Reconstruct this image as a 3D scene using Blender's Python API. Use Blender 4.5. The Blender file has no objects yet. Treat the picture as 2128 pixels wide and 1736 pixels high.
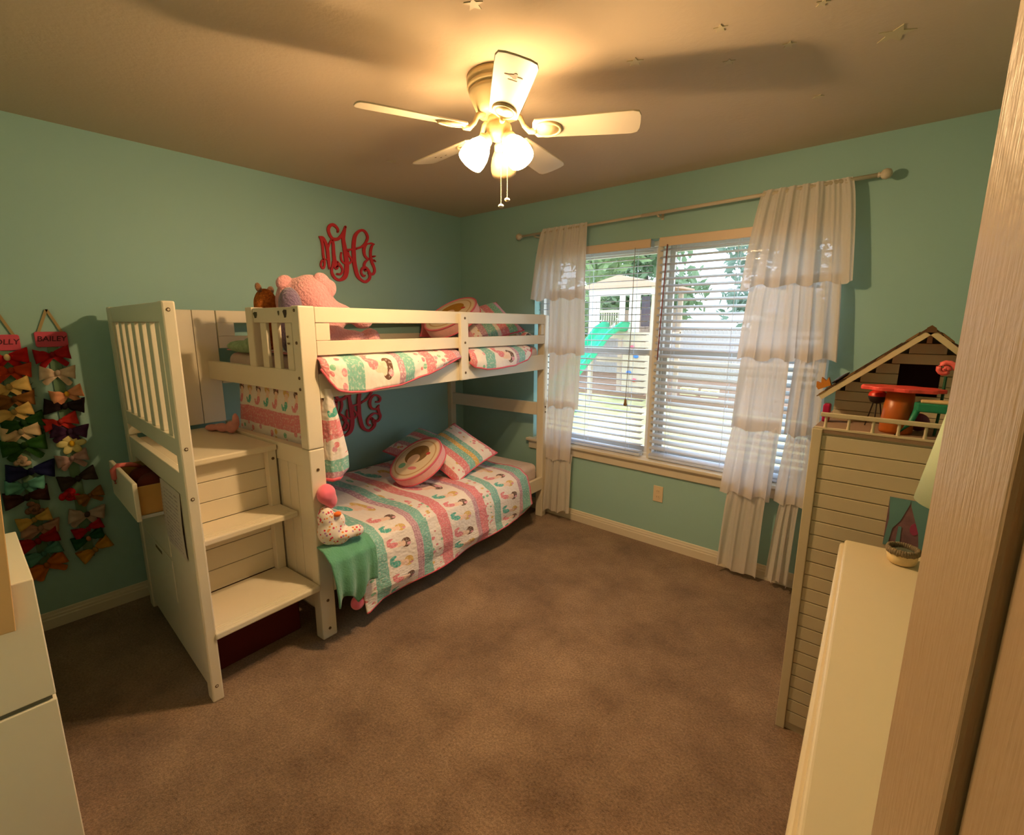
import bpy, bmesh, math, random
from mathutils import Vector, Matrix, noise
random.seed(7)
scene = bpy.context.scene
COL = scene.collection

# ---------------------------------------------------------------- camera
cam_d = bpy.data.cameras.new('camera'); cam = bpy.data.objects.new('camera', cam_d); COL.objects.link(cam)
cam_d.sensor_fit = 'HORIZONTAL'; cam_d.sensor_width = 36.0; cam_d.lens = 16.847; cam_d.clip_start = .01; cam_d.clip_end = 200
_r = Vector((.76108, .64864, .00382)); _u = Vector((-.12614, .14223, .98176)); _f = Vector((-.63627, .74769, -.19007))
cam.matrix_world = Matrix(((_r.x, _u.x, -_f.x, 3.2089), (_r.y, _u.y, -_f.y, -3.0671), (_r.z, _u.z, -_f.z, 1.5271), (0, 0, 0, 1)))
scene.camera = cam

# ---------------------------------------------------------------- sky and exposure
def srgb(c):
    if isinstance(c, str): c = tuple(int(c[i:i + 2], 16) for i in (0, 2, 4))
    return tuple(((v / 255) / 12.92 if v <= 10 else ((v / 255 + .055) / 1.055) ** 2.4) for v in c) + (1.0,)
world = bpy.data.worlds.new('overcast_sky'); scene.world = world; world.use_nodes = True
bg = world.node_tree.nodes['Background']
bg.inputs['Color'].default_value = (.76, .88, 1.0, 1); bg.inputs['Strength'].default_value = 3.4
LAMP, BULB = 60.0, 29.0                         # glow of each lit fan shade, watts of the bulb inside it
LAMP_COL = (1.0, .66, .325, 1)
vs = scene.view_settings
vs.view_transform = 'Standard'; vs.look = 'None'; vs.gamma = 1.0; vs.exposure = 0.40; vs.use_curve_mapping = False

# ---------------------------------------------------------------- materials
MATS = {}
def nt(name):
    m = bpy.data.materials.new(name); m.use_nodes = True
    t = m.node_tree; b = t.nodes['Principled BSDF']; MATS[name] = m
    return m, t, b
def N(t, kind, **kw):
    n = t.nodes.new(kind)
    for k, v in kw.items():
        if k[0] == 'i' and k[1:].isdigit(): n.inputs[int(k[1:])].default_value = v
        else: setattr(n, k, v)
    return n
def L(t, a, b): t.links.new(a, b)
def mth(t, op, a, b=None, c=None):
    n = t.nodes.new('ShaderNodeMath'); n.operation = op
    for i, v in enumerate((a, b, c)):
        if v is None: continue
        if isinstance(v, (int, float)): n.inputs[i].default_value = v
        else: t.links.new(v, n.inputs[i])
    return n.outputs[0]
def mixc(t, f, a, b):
    n = t.nodes.new('ShaderNodeMix'); n.data_type = 'RGBA'
    for s, v in ((n.inputs[0], f), (n.inputs[6], a), (n.inputs[7], b)):
        if isinstance(v, (int, float, tuple)): s.default_value = v
        else: t.links.new(v, s)
    return n.outputs[2]
def mat(name, col, rough=.55, spec=.4, var=None, bump=None, sheen=0, metal=0, alpha=1, trans=0):
    """plain paint or cloth: var = (scale, amount) colour mottling, bump = (scale, strength, distance)"""
    if name in MATS: return MATS[name]
    m, t, b = nt(name); c = srgb(col)
    b.inputs['Base Color'].default_value = c; b.inputs['Roughness'].default_value = rough
    b.inputs['Specular IOR Level'].default_value = spec; b.inputs['Metallic'].default_value = metal
    if sheen: b.inputs['Sheen Weight'].default_value = sheen; b.inputs['Sheen Roughness'].default_value = .6
    tc = N(t, 'ShaderNodeTexCoord')
    if var:
        n = N(t, 'ShaderNodeTexNoise'); n.inputs['Scale'].default_value = var[0]; n.inputs['Detail'].default_value = 5
        L(t, tc.outputs['Object'], n.inputs['Vector'])
        k = var[1]
        L(t, mixc(t, n.outputs['Fac'], tuple(max(0, v * (1 - k)) for v in c[:3]) + (1,), tuple(min(1, v * (1 + k)) for v in c[:3]) + (1,)), b.inputs['Base Color'])
    if bump:
        n = N(t, 'ShaderNodeTexNoise'); n.inputs['Scale'].default_value = bump[0]; n.inputs['Detail'].default_value = 4
        L(t, tc.outputs['Object'], n.inputs['Vector'])
        bn = N(t, 'ShaderNodeBump'); bn.inputs['Strength'].default_value = bump[1]; bn.inputs['Distance'].default_value = bump[2]
        L(t, n.outputs['Fac'], bn.inputs['Height']); L(t, bn.outputs[0], b.inputs['Normal'])
    return m

# ---------------------------------------------------------------- mesh helpers
class MB:
    def __init__(s, xf=None): s.v = []; s.f = []; s.uv = []; s.xf = xf; s.m = []
    def add(s, vs, fs, uv=None):
        o = len(s.v)
        s.v += [tuple(s.xf(Vector(v))) if s.xf else tuple(v) for v in vs]
        s.f += [tuple(i + o for i in f) for f in fs]
        s.uv += list(uv) if uv else [(0, 0)] * len(vs)
        return s
    def box(s, x0, x1, y0, y1, z0, z1):
        return s.add([(x0, y0, z0), (x1, y0, z0), (x1, y1, z0), (x0, y1, z0), (x0, y0, z1), (x1, y0, z1), (x1, y1, z1), (x0, y1, z1)],
                     [(0, 3, 2, 1), (4, 5, 6, 7), (0, 1, 5, 4), (1, 2, 6, 5), (2, 3, 7, 6), (3, 0, 4, 7)])
    def prism(s, poly, ax, a, b):
        """extrude a 2D polygon along axis ax (0,1,2) from a to b"""
        n = len(poly)
        def P(p, h): q = list(p); q.insert(ax, h); return tuple(q)
        vs = [P(p, a) for p in poly] + [P(p, b) for p in poly]
        return s.add(vs, [tuple(range(n))[::-1], tuple(range(n, 2 * n))] + [(i, (i + 1) % n, n + (i + 1) % n, n + i) for i in range(n)])
    def tube(s, path, r, n=8, cap=True):
        pts = [Vector(p) for p in path]; k = len(pts); vs = []; fs = []
        for i, p in enumerate(pts):
            d = (pts[min(i + 1, k - 1)] - pts[max(i - 1, 0)]).normalized()
            a = d.cross(Vector((0, 0, 1)) if abs(d.z) < .9 else Vector((1, 0, 0))).normalized(); b = d.cross(a)
            rr = r[i] if isinstance(r, (list, tuple)) else r
            for j in range(n):
                t = 2 * math.pi * j / n; vs.append(p + rr * (math.cos(t) * a + math.sin(t) * b))
        for i in range(k - 1):
            for j in range(n): fs.append((i * n + j, i * n + (j + 1) % n, (i + 1) * n + (j + 1) % n, (i + 1) * n + j))
        if cap: fs += [tuple(range(n))[::-1], tuple(range((k - 1) * n, k * n))]
        return s.add(vs, fs)
    def lathe(s, prof, n=32, mtx=None, cap=False):
        vs = []; fs = []; k = len(prof)
        for r, z in prof:
            for j in range(n):
                t = 2 * math.pi * j / n; p = Vector((r * math.cos(t), r * math.sin(t), z)); vs.append(mtx @ p if mtx else p)
        for i in range(k - 1):
            for j in range(n): fs.append((i * n + j, i * n + (j + 1) % n, (i + 1) * n + (j + 1) % n, (i + 1) * n + j))
        if cap: fs += [tuple(range(n))[::-1], tuple(range((k - 1) * n, k * n))]
        return s.add(vs, fs)
    def ell(s, c, r, rot=None, nu=16, nv=10):
        c = Vector(c); R = rot.to_matrix() if rot is not None and hasattr(rot, 'to_matrix') else rot
        vs = []; fs = []
        for i in range(nv + 1):
            ph = math.pi * i / nv
            for j in range(nu):
                t = 2 * math.pi * j / nu
                p = Vector((r[0] * math.sin(ph) * math.cos(t), r[1] * math.sin(ph) * math.sin(t), r[2] * math.cos(ph)))
                vs.append(c + (R @ p if R is not None else p))
        for i in range(nv):
            for j in range(nu):
                a = i * nu + j; b = i * nu + (j + 1) % nu
                fs.append((a, a + nu, b + nu, b))
        return s.add(vs, fs)
    def grid(s, fn, nu, nv, uvf=None):
        vs = []; uv = []
        for i in range(nu + 1):
            for j in range(nv + 1):
                a, b = i / nu, j / nv; vs.append(fn(a, b)); uv.append(uvf(a, b) if uvf else (a, b))
        fs = [(i * (nv + 1) + j, (i + 1) * (nv + 1) + j, (i + 1) * (nv + 1) + j + 1, i * (nv + 1) + j + 1) for i in range(nu) for j in range(nv)]
        return s.add(vs, fs, uv)
    def build(s, name, m, parent=None, smooth=False, bevel=0, seg=2, loc=None, rz=None, solid=0):
        me = bpy.data.meshes.new(name); me.from_pydata(s.v, [], s.f); me.update()
        ul = me.uv_layers.new(name='UVMap')
        for lp in me.loops: ul.data[lp.index].uv = s.uv[lp.vertex_index]
        bm = bmesh.new(); bm.from_mesh(me); bmesh.ops.recalc_face_normals(bm, faces=bm.faces); bm.to_mesh(me); bm.free()
        if smooth:
            for p in me.polygons: p.use_smooth = True
        me.materials.append(MATS[m] if isinstance(m, str) else m)
        o = bpy.data.objects.new(name, me); COL.objects.link(o)
        if parent: o.parent = parent
        if loc: o.location = loc
        if rz is not None: o.rotation_euler = (0, 0, rz)
        if solid:
            md = o.modifiers.new('thick', 'SOLIDIFY'); md.thickness = solid; md.offset = 0
        if bevel:
            md = o.modifiers.new('bevel', 'BEVEL'); md.width = bevel; md.segments = seg; md.limit_method = 'ANGLE'; md.angle_limit = .7
        return o
def bx(name, m, parent, *b, bevel=.003, **k): return MB().box(*b).build(name, m, parent, bevel=bevel, **k)
def tag(o, label=None, cat=None, group=None, kind=None):
    if label: o['label'] = label
    if cat: o['category'] = cat
    if group: o['group'] = group
    if kind: o['kind'] = kind
    return o
def thing(name, label, cat, loc=(0, 0, 0), rz=0, group=None):
    o = bpy.data.objects.new(name, None); o.empty_display_size = .1; COL.objects.link(o); o.location = loc; o.rotation_euler = (0, 0, rz)
    return tag(o, label, cat, group)
def struct(o): o['kind'] = 'structure'; return o
def dup(o, parent=None, loc=None, rot=None):
    c = o.copy(); COL.objects.link(c)
    if parent: c.parent = parent
    if loc is not None: c.location = loc
    if rot is not None: c.rotation_euler = rot
    return c
def blob(name, m, ells, parent=None, voxel=.012, rough=0, **k):
    """soft toy or pillow body: overlapping ellipsoids fused by a voxel remesh"""
    mb = MB()
    for e in ells: mb.ell(e[0], e[1], e[2] if len(e) > 2 else None, 20, 14)
    o = mb.build(name, m, parent, smooth=True, **k)
    md = o.modifiers.new('fuse', 'REMESH'); md.mode = 'VOXEL'; md.voxel_size = voxel; md.use_smooth_shade = True
    md = o.modifiers.new('smooth', 'SMOOTH'); md.factor = .5; md.iterations = 6
    return o
def eul(x, y, z): return Matrix.Rotation(math.radians(z), 3, 'Z') @ Matrix.Rotation(math.radians(y), 3, 'Y') @ Matrix.Rotation(math.radians(x), 3, 'X')
def nz(x, y, z=0): return noise.noise(Vector((x, y, z)))
def lerp(a, b, t): return a + (b - a) * t
def interp(tab, x):
    for (x0, y0), (x1, y1) in zip(tab, tab[1:]):
        if x <= x1: return lerp(y0, y1, max(0, min(1, (x - x0) / (x1 - x0))))
    return tab[-1][1]

# ---------------------------------------------------------------- surface materials
WALL = mat('teal_wall_paint', (158, 196, 190), .6, .25, var=(1.5, .03), bump=(140, .12, .002))
mat('ceiling_paint', (206, 186, 160), .8, .2, var=(2, .03), bump=(60, .25, .004))
mat('trim_paint', (226, 214, 192), .45, .4, bump=(40, .05, .002))
mat('bed_paint', (230, 219, 198), .42, .45, var=(6, .025), bump=(25, .05, .002))
mat('cream_paint', (222, 206, 172), .35, .5, var=(3, .03), bump=(50, .06, .002))
mat('doll_paint', (206, 190, 160), .6, .3, var=(8, .03), bump=(200, .15, .001))
mat('vinyl', (226, 220, 212), .4, .4)
mat('fan_white', (210, 196, 172), .4, .4)
mat('dark_metal', (112, 88, 62), .4, .5, metal=.6)
mat('groove_dark', (120, 105, 80), .8, .1)
def carpet():
    m, t, b = nt('carpet')
    tc = N(t, 'ShaderNodeTexCoord')
    def nse(s, d=4, r=.6):
        n = N(t, 'ShaderNodeTexNoise'); n.inputs['Scale'].default_value = s; n.inputs['Detail'].default_value = d; n.inputs['Roughness'].default_value = r
        L(t, tc.outputs['Object'], n.inputs['Vector']); return n.outputs['Fac']
    big = nse(2.6, 8, .72); fine = nse(115, 4, .75)
    rp = N(t, 'ShaderNodeValToRGB'); rp.color_ramp.elements[0].position = .35; rp.color_ramp.elements[1].position = .68
    rp.color_ramp.elements[0].color = srgb((130, 102, 78)); rp.color_ramp.elements[1].color = srgb((180, 148, 118)); L(t, big, rp.inputs[0])
    rf = N(t, 'ShaderNodeValToRGB'); rf.color_ramp.elements[0].position = .3; rf.color_ramp.elements[1].position = .7
    rf.color_ramp.elements[0].color = (.42, .40, .37, 1); rf.color_ramp.elements[1].color = (1.2, 1.2, 1.2, 1); L(t, fine, rf.inputs[0])
    mx = N(t, 'ShaderNodeMix', data_type='RGBA', blend_type='MULTIPLY'); mx.inputs[0].default_value = 1
    L(t, rp.outputs[0], mx.inputs[6]); L(t, rf.outputs[0], mx.inputs[7]); L(t, mx.outputs[2], b.inputs['Base Color'])
    b.inputs['Roughness'].default_value = 1; b.inputs['Specular IOR Level'].default_value = .05
    b.inputs['Sheen Weight'].default_value = .2
    bn = N(t, 'ShaderNodeBump'); bn.inputs['Strength'].default_value = .8; bn.inputs['Distance'].default_value = .012
    L(t, mth(t, 'ADD', mth(t, 'MULTIPLY', nse(260, 2, .7), .6), mth(t, 'MULTIPLY', nse(60, 3, .6), .5)), bn.inputs['Height']); L(t, bn.outputs[0], b.inputs['Normal'])
carpet()
def glass(name, tint=(.94, .97, 1, 1), gl=.06):
    m = bpy.data.materials.new(name); m.use_nodes = True; t = m.node_tree; t.nodes.remove(t.nodes['Principled BSDF'])
    tr = N(t, 'ShaderNodeBsdfTransparent'); tr.inputs[0].default_value = tint
    g = N(t, 'ShaderNodeBsdfGlossy'); g.inputs['Roughness'].default_value = .03
    mx = N(t, 'ShaderNodeMixShader'); mx.inputs[0].default_value = gl
    L(t, tr.outputs[0], mx.inputs[1]); L(t, g.outputs[0], mx.inputs[2]); L(t, mx.outputs[0], t.nodes['Material Output'].inputs[0]); MATS[name] = m
glass('window_glass')
def sheer(name, col, dif=.62, trl=.3, tsp=.08):
    m = bpy.data.materials.new(name); m.use_nodes = True; t = m.node_tree; t.nodes.remove(t.nodes['Principled BSDF']); c = srgb(col)
    d = N(t, 'ShaderNodeBsdfDiffuse'); d.inputs[0].default_value = c
    tl = N(t, 'ShaderNodeBsdfTranslucent'); tl.inputs[0].default_value = c
    tr = N(t, 'ShaderNodeBsdfTransparent')
    m1 = N(t, 'ShaderNodeMixShader'); m1.inputs[0].default_value = trl / (dif + trl); L(t, d.outputs[0], m1.inputs[1]); L(t, tl.outputs[0], m1.inputs[2])
    m2 = N(t, 'ShaderNodeMixShader'); m2.inputs[0].default_value = tsp; L(t, m1.outputs[0], m2.inputs[1]); L(t, tr.outputs[0], m2.inputs[2])
    tc = N(t, 'ShaderNodeTexCoord'); n = N(t, 'ShaderNodeTexNoise'); n.inputs['Scale'].default_value = 500; L(t, tc.outputs['Object'], n.inputs[0])
    bn = N(t, 'ShaderNodeBump'); bn.inputs['Strength'].default_value = .15; bn.inputs['Distance'].default_value = .002; L(t, n.outputs[0], bn.inputs['Height']); L(t, bn.outputs[0], d.inputs['Normal'])
    L(t, m2.outputs[0], t.nodes['Material Output'].inputs[0]); MATS[name] = m
sheer('curtain_white', (238, 228, 220), .64, .28, .08); sheer('slat_white', (238, 242, 250), .62, .38, 0)

# ---------------------------------------------------------------- room shell
RX, NY, H = 3.72, -3.26, 2.44                    # right wall, near wall, ceiling height
struct(MB().box(-.12, RX + .12, -4.6, .16, -.1, 0).build('floor', 'carpet'))
struct(MB().box(-.12, RX + .12, -4.6, .16, H, H + .1).build('ceiling', 'ceiling_paint'))
struct(MB().box(-.12, 0, -4.6, .16, 0, H).build('wall_left', WALL))
struct(MB().box(RX, RX + .12, -4.6, .16, 0, H).build('wall_right', WALL))
WX0, WX1, WZ0, WZ1 = .83, 2.83, .60, 2.075       # window opening
w = MB(); w.box(0, WX0, 0, .16, 0, H); w.box(WX1, RX, 0, .16, 0, H); w.box(WX0, WX1, 0, .16, 0, WZ0); w.box(WX0, WX1, 0, .16, WZ1, H)
struct(w.build('wall_back', WALL))
w = MB(); w.box(0, 2.63, NY - .12, NY, 0, H); w.box(3.42, RX, NY - .12, NY, 0, H); w.box(2.63, 3.42, NY - .12, NY, 2.05, H)
struct(w.build('wall_near', WALL))
struct(MB().box(-.12, RX + .12, -4.72, -4.6, -.1, H + .1).build('wall_hall', mat('hall_paint', (205, 196, 180), .7)))
def baseboard(name, pts):
    (x0, y0), (x1, y1) = pts; d = Vector((x1 - x0, y1 - y0, 0)); l = d.length; d /= l; n = Vector((d.y, -d.x, 0))
    prof = [(0, 0), (.014, 0), (.014, .05), (.011, .056), (.011, .066), (.008, .072), (.006, .085), (0, .088)]
    mb = MB(xf=lambda v: Vector((x0, y0, 0)) + d * v.x + n * v.y + Vector((0, 0, v.z)))
    mb.prism([(p[0], p[1]) for p in prof], 0, 0, l); return struct(mb.build(name, 'trim_paint'))
baseboard('baseboard_left', ((0, NY), (0, 0))); baseboard('baseboard_back', ((.014, 0), (RX, 0))); baseboard('baseboard_right', ((RX, 0), (RX, NY)))

# window: frame, sashes, panes, sill and apron
W = struct(thing('window_1', 'white vinyl twin window with two sashes a side and a wooden sill', None)); 
MX0, MX1 = 1.80, 1.865
f = MB()
for x0, x1 in ((WX0, WX0 + .035), (WX1 - .035, WX1), (MX0, MX1)): f.box(x0, x1, .075, .15, WZ0, WZ1)
f.box(WX0 + .035, MX0, .076, .149, WZ1 - .035, WZ1); f.box(MX1, WX1 - .035, .076, .149, WZ1 - .035, WZ1)
f.box(WX0 + .035, MX0, .076, .149, WZ0, WZ0 + .035); f.box(MX1, WX1 - .035, .076, .149, WZ0, WZ0 + .035)
f.build('window_frame', 'vinyl', W, bevel=.003)
for x0, x1 in ((WX0 + .035, MX0), (MX1, WX1 - .035)):
    for z0, z1, y in ((WZ0 + .035, 1.36, .09), (1.32, WZ1 - .035, .118)):
        s = MB(); e = .032
        s.box(x0, x0 + e, y, y + .026, z0, z1); s.box(x1 - e, x1, y, y + .026, z0, z1); s.box(x0 + e, x1 - e, y, y + .026, z0, z0 + .04); s.box(x0 + e, x1 - e, y, y + .026, z1 - .04, z1)
        so = s.build('sash', 'vinyl', W, bevel=.002)
        MB().box(x0 + e, x1 - e, y + .011, y + .015, z0 + .04, z1 - .04).build('pane', 'window_glass', so)
MB().box(WX0 - .045, WX1 + .045, -.045, .075, WZ0 - .012, WZ0 + .012).build('window_sill', 'trim_paint', W, bevel=.006)
MB().prism([(-.018, WZ0 - .075), (0, WZ0 - .085), (0, WZ0 - .012), (-.024, WZ0 - .012), (-.02, WZ0 - .03)], 0, WX0 - .03, WX1 + .03).build('apron', 'trim_paint', W)
MB().box(MX0 + .014, MX1 - .014, .03, .075, WZ0 + .012, WZ1).build('mullion_cover', 'vinyl', W, bevel=.003)

# open bedroom door beside the viewer
def door():
    D = struct(thing('door_1', 'white painted panel door standing open into the bedroom', None, (3.405, -3.225, 0)))
    hinge = Vector((3.405, -3.225, 0)); tip = Vector((3.2302, -2.5, 0)); d = tip - hinge; l = d.length
    D.rotation_euler = (0, 0, math.atan2(d.y, d.x))
    m, t, b = nt('door_paint'); b.inputs['Base Color'].default_value = srgb((198, 168, 132)); b.inputs['Roughness'].default_value = .38
    tc = N(t, 'ShaderNodeTexCoord'); mp = N(t, 'ShaderNodeMapping'); mp.inputs['Scale'].default_value = (220, 220, 14); L(t, tc.outputs['Object'], mp.inputs[0])
    n = N(t, 'ShaderNodeTexNoise'); n.inputs['Scale'].default_value = 1; n.inputs['Detail'].default_value = 5; L(t, mp.outputs[0], n.inputs[0])
    n2 = N(t, 'ShaderNodeTexNoise'); n2.inputs['Scale'].default_value = 60; L(t, tc.outputs['Object'], n2.inputs[0])
    bn = N(t, 'ShaderNodeBump'); bn.inputs['Strength'].default_value = .35; bn.inputs['Distance'].default_value = .003
    L(t, mth(t, 'ADD', n.outputs[0], n2.outputs[0]), bn.inputs['Height']); L(t, bn.outputs[0], b.inputs['Normal'])
    s = MB(); st = .138; zz = [.012, .22, .92, 1.05, 1.82, 2.02]
    s.box(l - st, l, -.035, 0, zz[0], zz[5]); s.box(0, st, -.035, 0, zz[0], zz[5]); s.box(l / 2 - .045, l / 2 + .045, -.0349, -.0001, zz[1], zz[4])
    for a, b_ in ((0, 1), (2, 3), (4, 5)): s.box(st, l - st, -.0348, -.0002, zz[a], zz[b_])
    s.build('stiles_and_rails', 'door_paint', D, bevel=.004)
    for x0, x1 in ((st, l / 2 - .045), (l / 2 + .045, l - st)):
        for z0, z1 in ((zz[1], zz[2]), (zz[3], zz[4])):
            p = MB(); p.box(x0, x1, -.026, -.009, z0, z1); p.box(x0 + .045, x1 - .045, -.032, -.003, z0 + .045, z1 - .045); p.build('panel', 'door_paint', D, bevel=.006)
    k = MB()
    for sg in (1, -1): k.lathe([(0, .06), (.018, .058), (.026, .048), (.026, .038), (.012, .028), (.01, .008), (.028, .006), (.028, 0)], 20, Matrix.Translation((l - .06, -.0175 + sg * .0175, .95)) @ Matrix.Rotation(-sg * math.pi / 2, 4, 'X'))
    k.build('door_knob', mat('brass', (170, 140, 80), .3, .5, metal=1), D, smooth=True)
door()

# ---------------------------------------------------------------- bunk bed with stairs
BO, BR = (1.18, -2.56, 0), math.radians(3.7)      # bed frame: +Y along the bed, X = 0 is its front
BED = thing('bunk_bed', 'white wooden bunk bed with built-in storage stairs along the teal wall', 'bed', BO, BR)
P = 'bed_paint'
def b(name, *a, **k): return bx(name, P, BED, *a, **k)
ux = Vector((-.9952, .0975, 0)); uy = Vector((.0975, .9952, 0))
def EX(v): return ux * (-v.x) + uy * v.y + Vector((0, 0, v.z))      # frame of the outer stair end: x back to the wall, y inward
def e(name, *a, m=P, parent=None, bevel=.003): return MB(xf=EX).box(*a).build(name, m, parent or BED, bevel=bevel)
def bolt(x, y, z, ax='x'):
    mt = Matrix.Translation((x, y, z)) @ (Matrix.Rotation(math.pi / 2, 4, 'Y') if ax == 'x' else Matrix.Rotation(math.pi / 2, 4, 'X'))
    MB().lathe([(.0005, .002), (.003, .001), (.004, .0025), (.007, .0025), (.0075, 0)], 12, mt).build('bolt', 'dark_metal', BED, smooth=True)
# outer stair end (guard, panel, drawers)
e('post', -.062, 0, 0, .042, 0, 1.605, bevel=.006)
e('post', -1.06, -1.0, 0, .042, 0, 1.605, bevel=.006)
e('guard_rail', -1.0, -.062, .006, .036, 1.532, 1.603); e('guard_rail', -1.0, -.062, .006, .036, 1.03, 1.10)
for k in range(7): e('slat', -.19 - .138 * k, -.128 - .138 * k, .012, .030, 1.10, 1.532)
e('panel_rail', -1.0, -.062, .006, .034, .87, .965)
e('panel_stile', -.42, -.062, .007, .033, .04, .87); e('panel_stile', -1.0, -.92, .007, .033, .04, .87)
e('panel_rail', -.92, -.42, .007, .033, .04, .27); e('panel_rail', -.92, -.42, .007, .033, .69, .70); 
e('panel_rail', -.92, -.42, .007, .033, .48, .495)
def drawer(z0, z1, out):
    d = thing('drawer', None, None); del_ = d; d.parent = BED
    def q(name, *a, m=P, bevel=.002): return MB(xf=EX).box(*a).build(name, m, d, bevel=bevel)
    y = -out
    q('drawer_front', -.925, -.40, y - .012, y + .006, z0, z1, bevel=.004) if out > .01 else q('drawer_front', -.917, -.423, .0045, .03, z0 + .002, z1 - .002, bevel=.003)
    if out > .01:
        wd = mat('pine', (196, 150, 82), .6, .3, var=(12, .15))
        q('drawer_side', -.915, -.905, y + .006, .30, z0 + .02, z1 - .025, m=wd); q('drawer_side', -.435, -.425, y + .006, .30, z0 + .02, z1 - .025, m=wd)
        q('drawer_back', -.905, -.435, .29, .30, z0 + .02, z1 - .025, m=wd); q('drawer_bottom', -.905, -.435, y + .006, .29, z0 + .015, z0 + .022, m=wd)
        q('runner', -.424, -.418, y + .006, .28, z0 + .004, z0 + .018, m='slat_white')
    else:
        q('finger_slot', -.72, -.60, .0036, .0046, z1 - .03, z1 - .015, m='groove_dark', bevel=0)
    return d
drawer(.70, .87, .085); drawer(.495, .69, 0); drawer(.27, .48, 0)
# stair treads, risers and inner stair panel
def tread(name, xf_, xb, z, t=.028, y1=.498):
    yl0 = .036 + (-xf_) * .098; yl1 = .036 + (-xb) * .098
    o = MB().prism([(xf_, yl0), (xf_, y1), (xb, y1), (xb, yl1)], 2, z - t, z).build(name, P, BED, bevel=.006)
    for k in range(4):
        x = xf_ - .02 - .011 * k
        MB().box(x - .0016, x + .0016, yl0 + .02, y1 - .02, z - .0005, z + .0014).build('tread_rib', P, o)
    return o
tread('tread', .012, -.34, .30); tread('tread', -.14, -.345, .64)
MB().prism([(-.285, .064), (-.285, .498), (-.99, .498), (-.99, .14)], 2, .922, .95).build('platform', P, BED, bevel=.006)
for z0, z1 in ((.30, .612), (.64, .922)):
    n = 3; h = (z1 - z0) / n
    for k in range(n): b('riser_board', -.358, -.34, .074, .498, z0 + h * k + .0015, z0 + h * (k + 1) - .0015, bevel=.002)
b('corner_post', -.34, -.30, .455, .498, .30, .922)
# inner stair side: lower front post, beadboards
b('post', -.062, 0, .498, .575, 0, .962, bevel=.006)
b('panel_rail', -.99, -.062, .502, .545, .875, .962); b('panel_rail', -.99, -.062, .502, .545, .16, .24)
xs = -.062
while xs > -.95:
    b('bead_board', xs - .076, xs - .0015, .508, .535, .24, .875, bevel=.004); xs -= .0775
# upper front post, end guard of the upper bunk
b('post', -.062, 0, .498, .575, .964, 1.605, bevel=.006)
b('post', -.478, -.415, .498, .560, 1.32, 1.605, bevel=.005)
b('guard_rail', -.415, -.062, .505, .530, 1.532, 1.600)
for x in (-.362, -.256, -.136): b('slat', x, x + .054, .508, .526, 1.32, 1.532)
b('end_rail', -.99, -.062, .502, .535, 1.222, 1.322)
for z, y in ((1.585, .04), (1.445, .04), (1.29, .04), (1.24, .04)): bolt(-.03, .498, z, 'y')
for z in (1.575, 1.07, .875, .07): bolt(0, .02, z)
for z in (.865, .20, .05): bolt(0, .535, z)
bolt(-.30, .48, .88)
# rear board by the wall and rear guard rails
for k in range(4): b('back_board', -1.0, -.98, .10 + .117 * k, .10 + .117 * (k + 1) - .003, .972, 1.60, bevel=.003)
b('guard_rail', -1.0, -.978, .57, 2.44, 1.532, 1.60); b('guard_rail', -1.0, -.978, .57, 2.44, 1.39, 1.458); b('side_rail', -1.0, -.978, .57, 2.44, 1.19, 1.30)
b('guard_stile', -1.0, -.976, .57, .66, 1.458, 1.532)
# front rails
b('guard_rail', -.028, 0, .575, 2.44, 1.533, 1.602); b('guard_rail', -.028, 0, .575, 2.44, 1.388, 1.452)
b('guard_block', -.024, -.004, .577, .648, 1.454, 1.531); b('guard_stile', 0.0, .024, 1.494, 1.562, 1.195, 1.592, bevel=.005)
b('guard_block', -.024, -.004, 2.40, 2.438, 1.454, 1.531)
b('side_rail', -.028, 0, .575, 2.44, 1.193, 1.305)
for z in (1.565, 1.42, 1.24): bolt(.024, 1.53, z)
for y in (2.47,): 
    for z in (.90, .86): bolt(0, y, z)
# far posts and end rails
b('post', -.062, 0, 2.44, 2.50, 0, 1.60, bevel=.006); b('post', -1.04, -.978, 2.44, 2.50, 0, 1.60, bevel=.006)
b('post', -1.04, -.978, .58, .62, 0, .962, bevel=.004)
b('end_rail', -.978, -.062, 2.452, 2.478, .83, .93); b('end_rail', -.978, -.062, 2.452, 2.478, 1.19, 1.30); b('end_rail', -.978, -.062, 2.452, 2.478, 1.533, 1.60); b('end_rail', -.978, -.062, 2.452, 2.478, .24, .36)
b('side_rail', -.028, 0, .575, 2.44, .235, .335); b('side_rail', -1.0, -.975, .62, 2.44, .235, .335)
b('end_rail', -.978, -.062, .545, .575, .10, .16)
# mattress supports (seen from below the upper bunk)
for k in range(11): b('support_slat', -.978, -.028, .62 + .17 * k, .70 + .17 * k, 1.20, 1.215, bevel=0)
for k in range(11): b('support_slat', -.975, -.028, .63 + .17 * k, .71 + .17 * k, .25, .265, bevel=0)
# remains of peeled stickers on the end guard
for i, (x, z, sx, sz, c) in enumerate(((-.39, 1.568, .016, .02, (60, 62, 40)), (-.175, 1.575, .006, .014, (86, 78, 50)), (-.12, 1.572, .014, .024, (66, 52, 44)), (-.115, 1.47, .006, .007, (110, 80, 44)), (-.11, 1.44, .009, .006, (120, 84, 46)))):
    MB().prism([(x + sx * math.cos(t) * (1 + .4 * math.sin(3 * t)), z + sz * math.sin(t) * (1 + .3 * math.cos(2 * t))) for t in [2 * math.pi * j / 9 for j in range(9)]], 1, .5035, .5051).build('sticker_scrap', mat('sticker%d' % i, c, .6), BED)

def onbed(o): o.location = BO; o.rotation_euler = (0, 0, BR); return o

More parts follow.
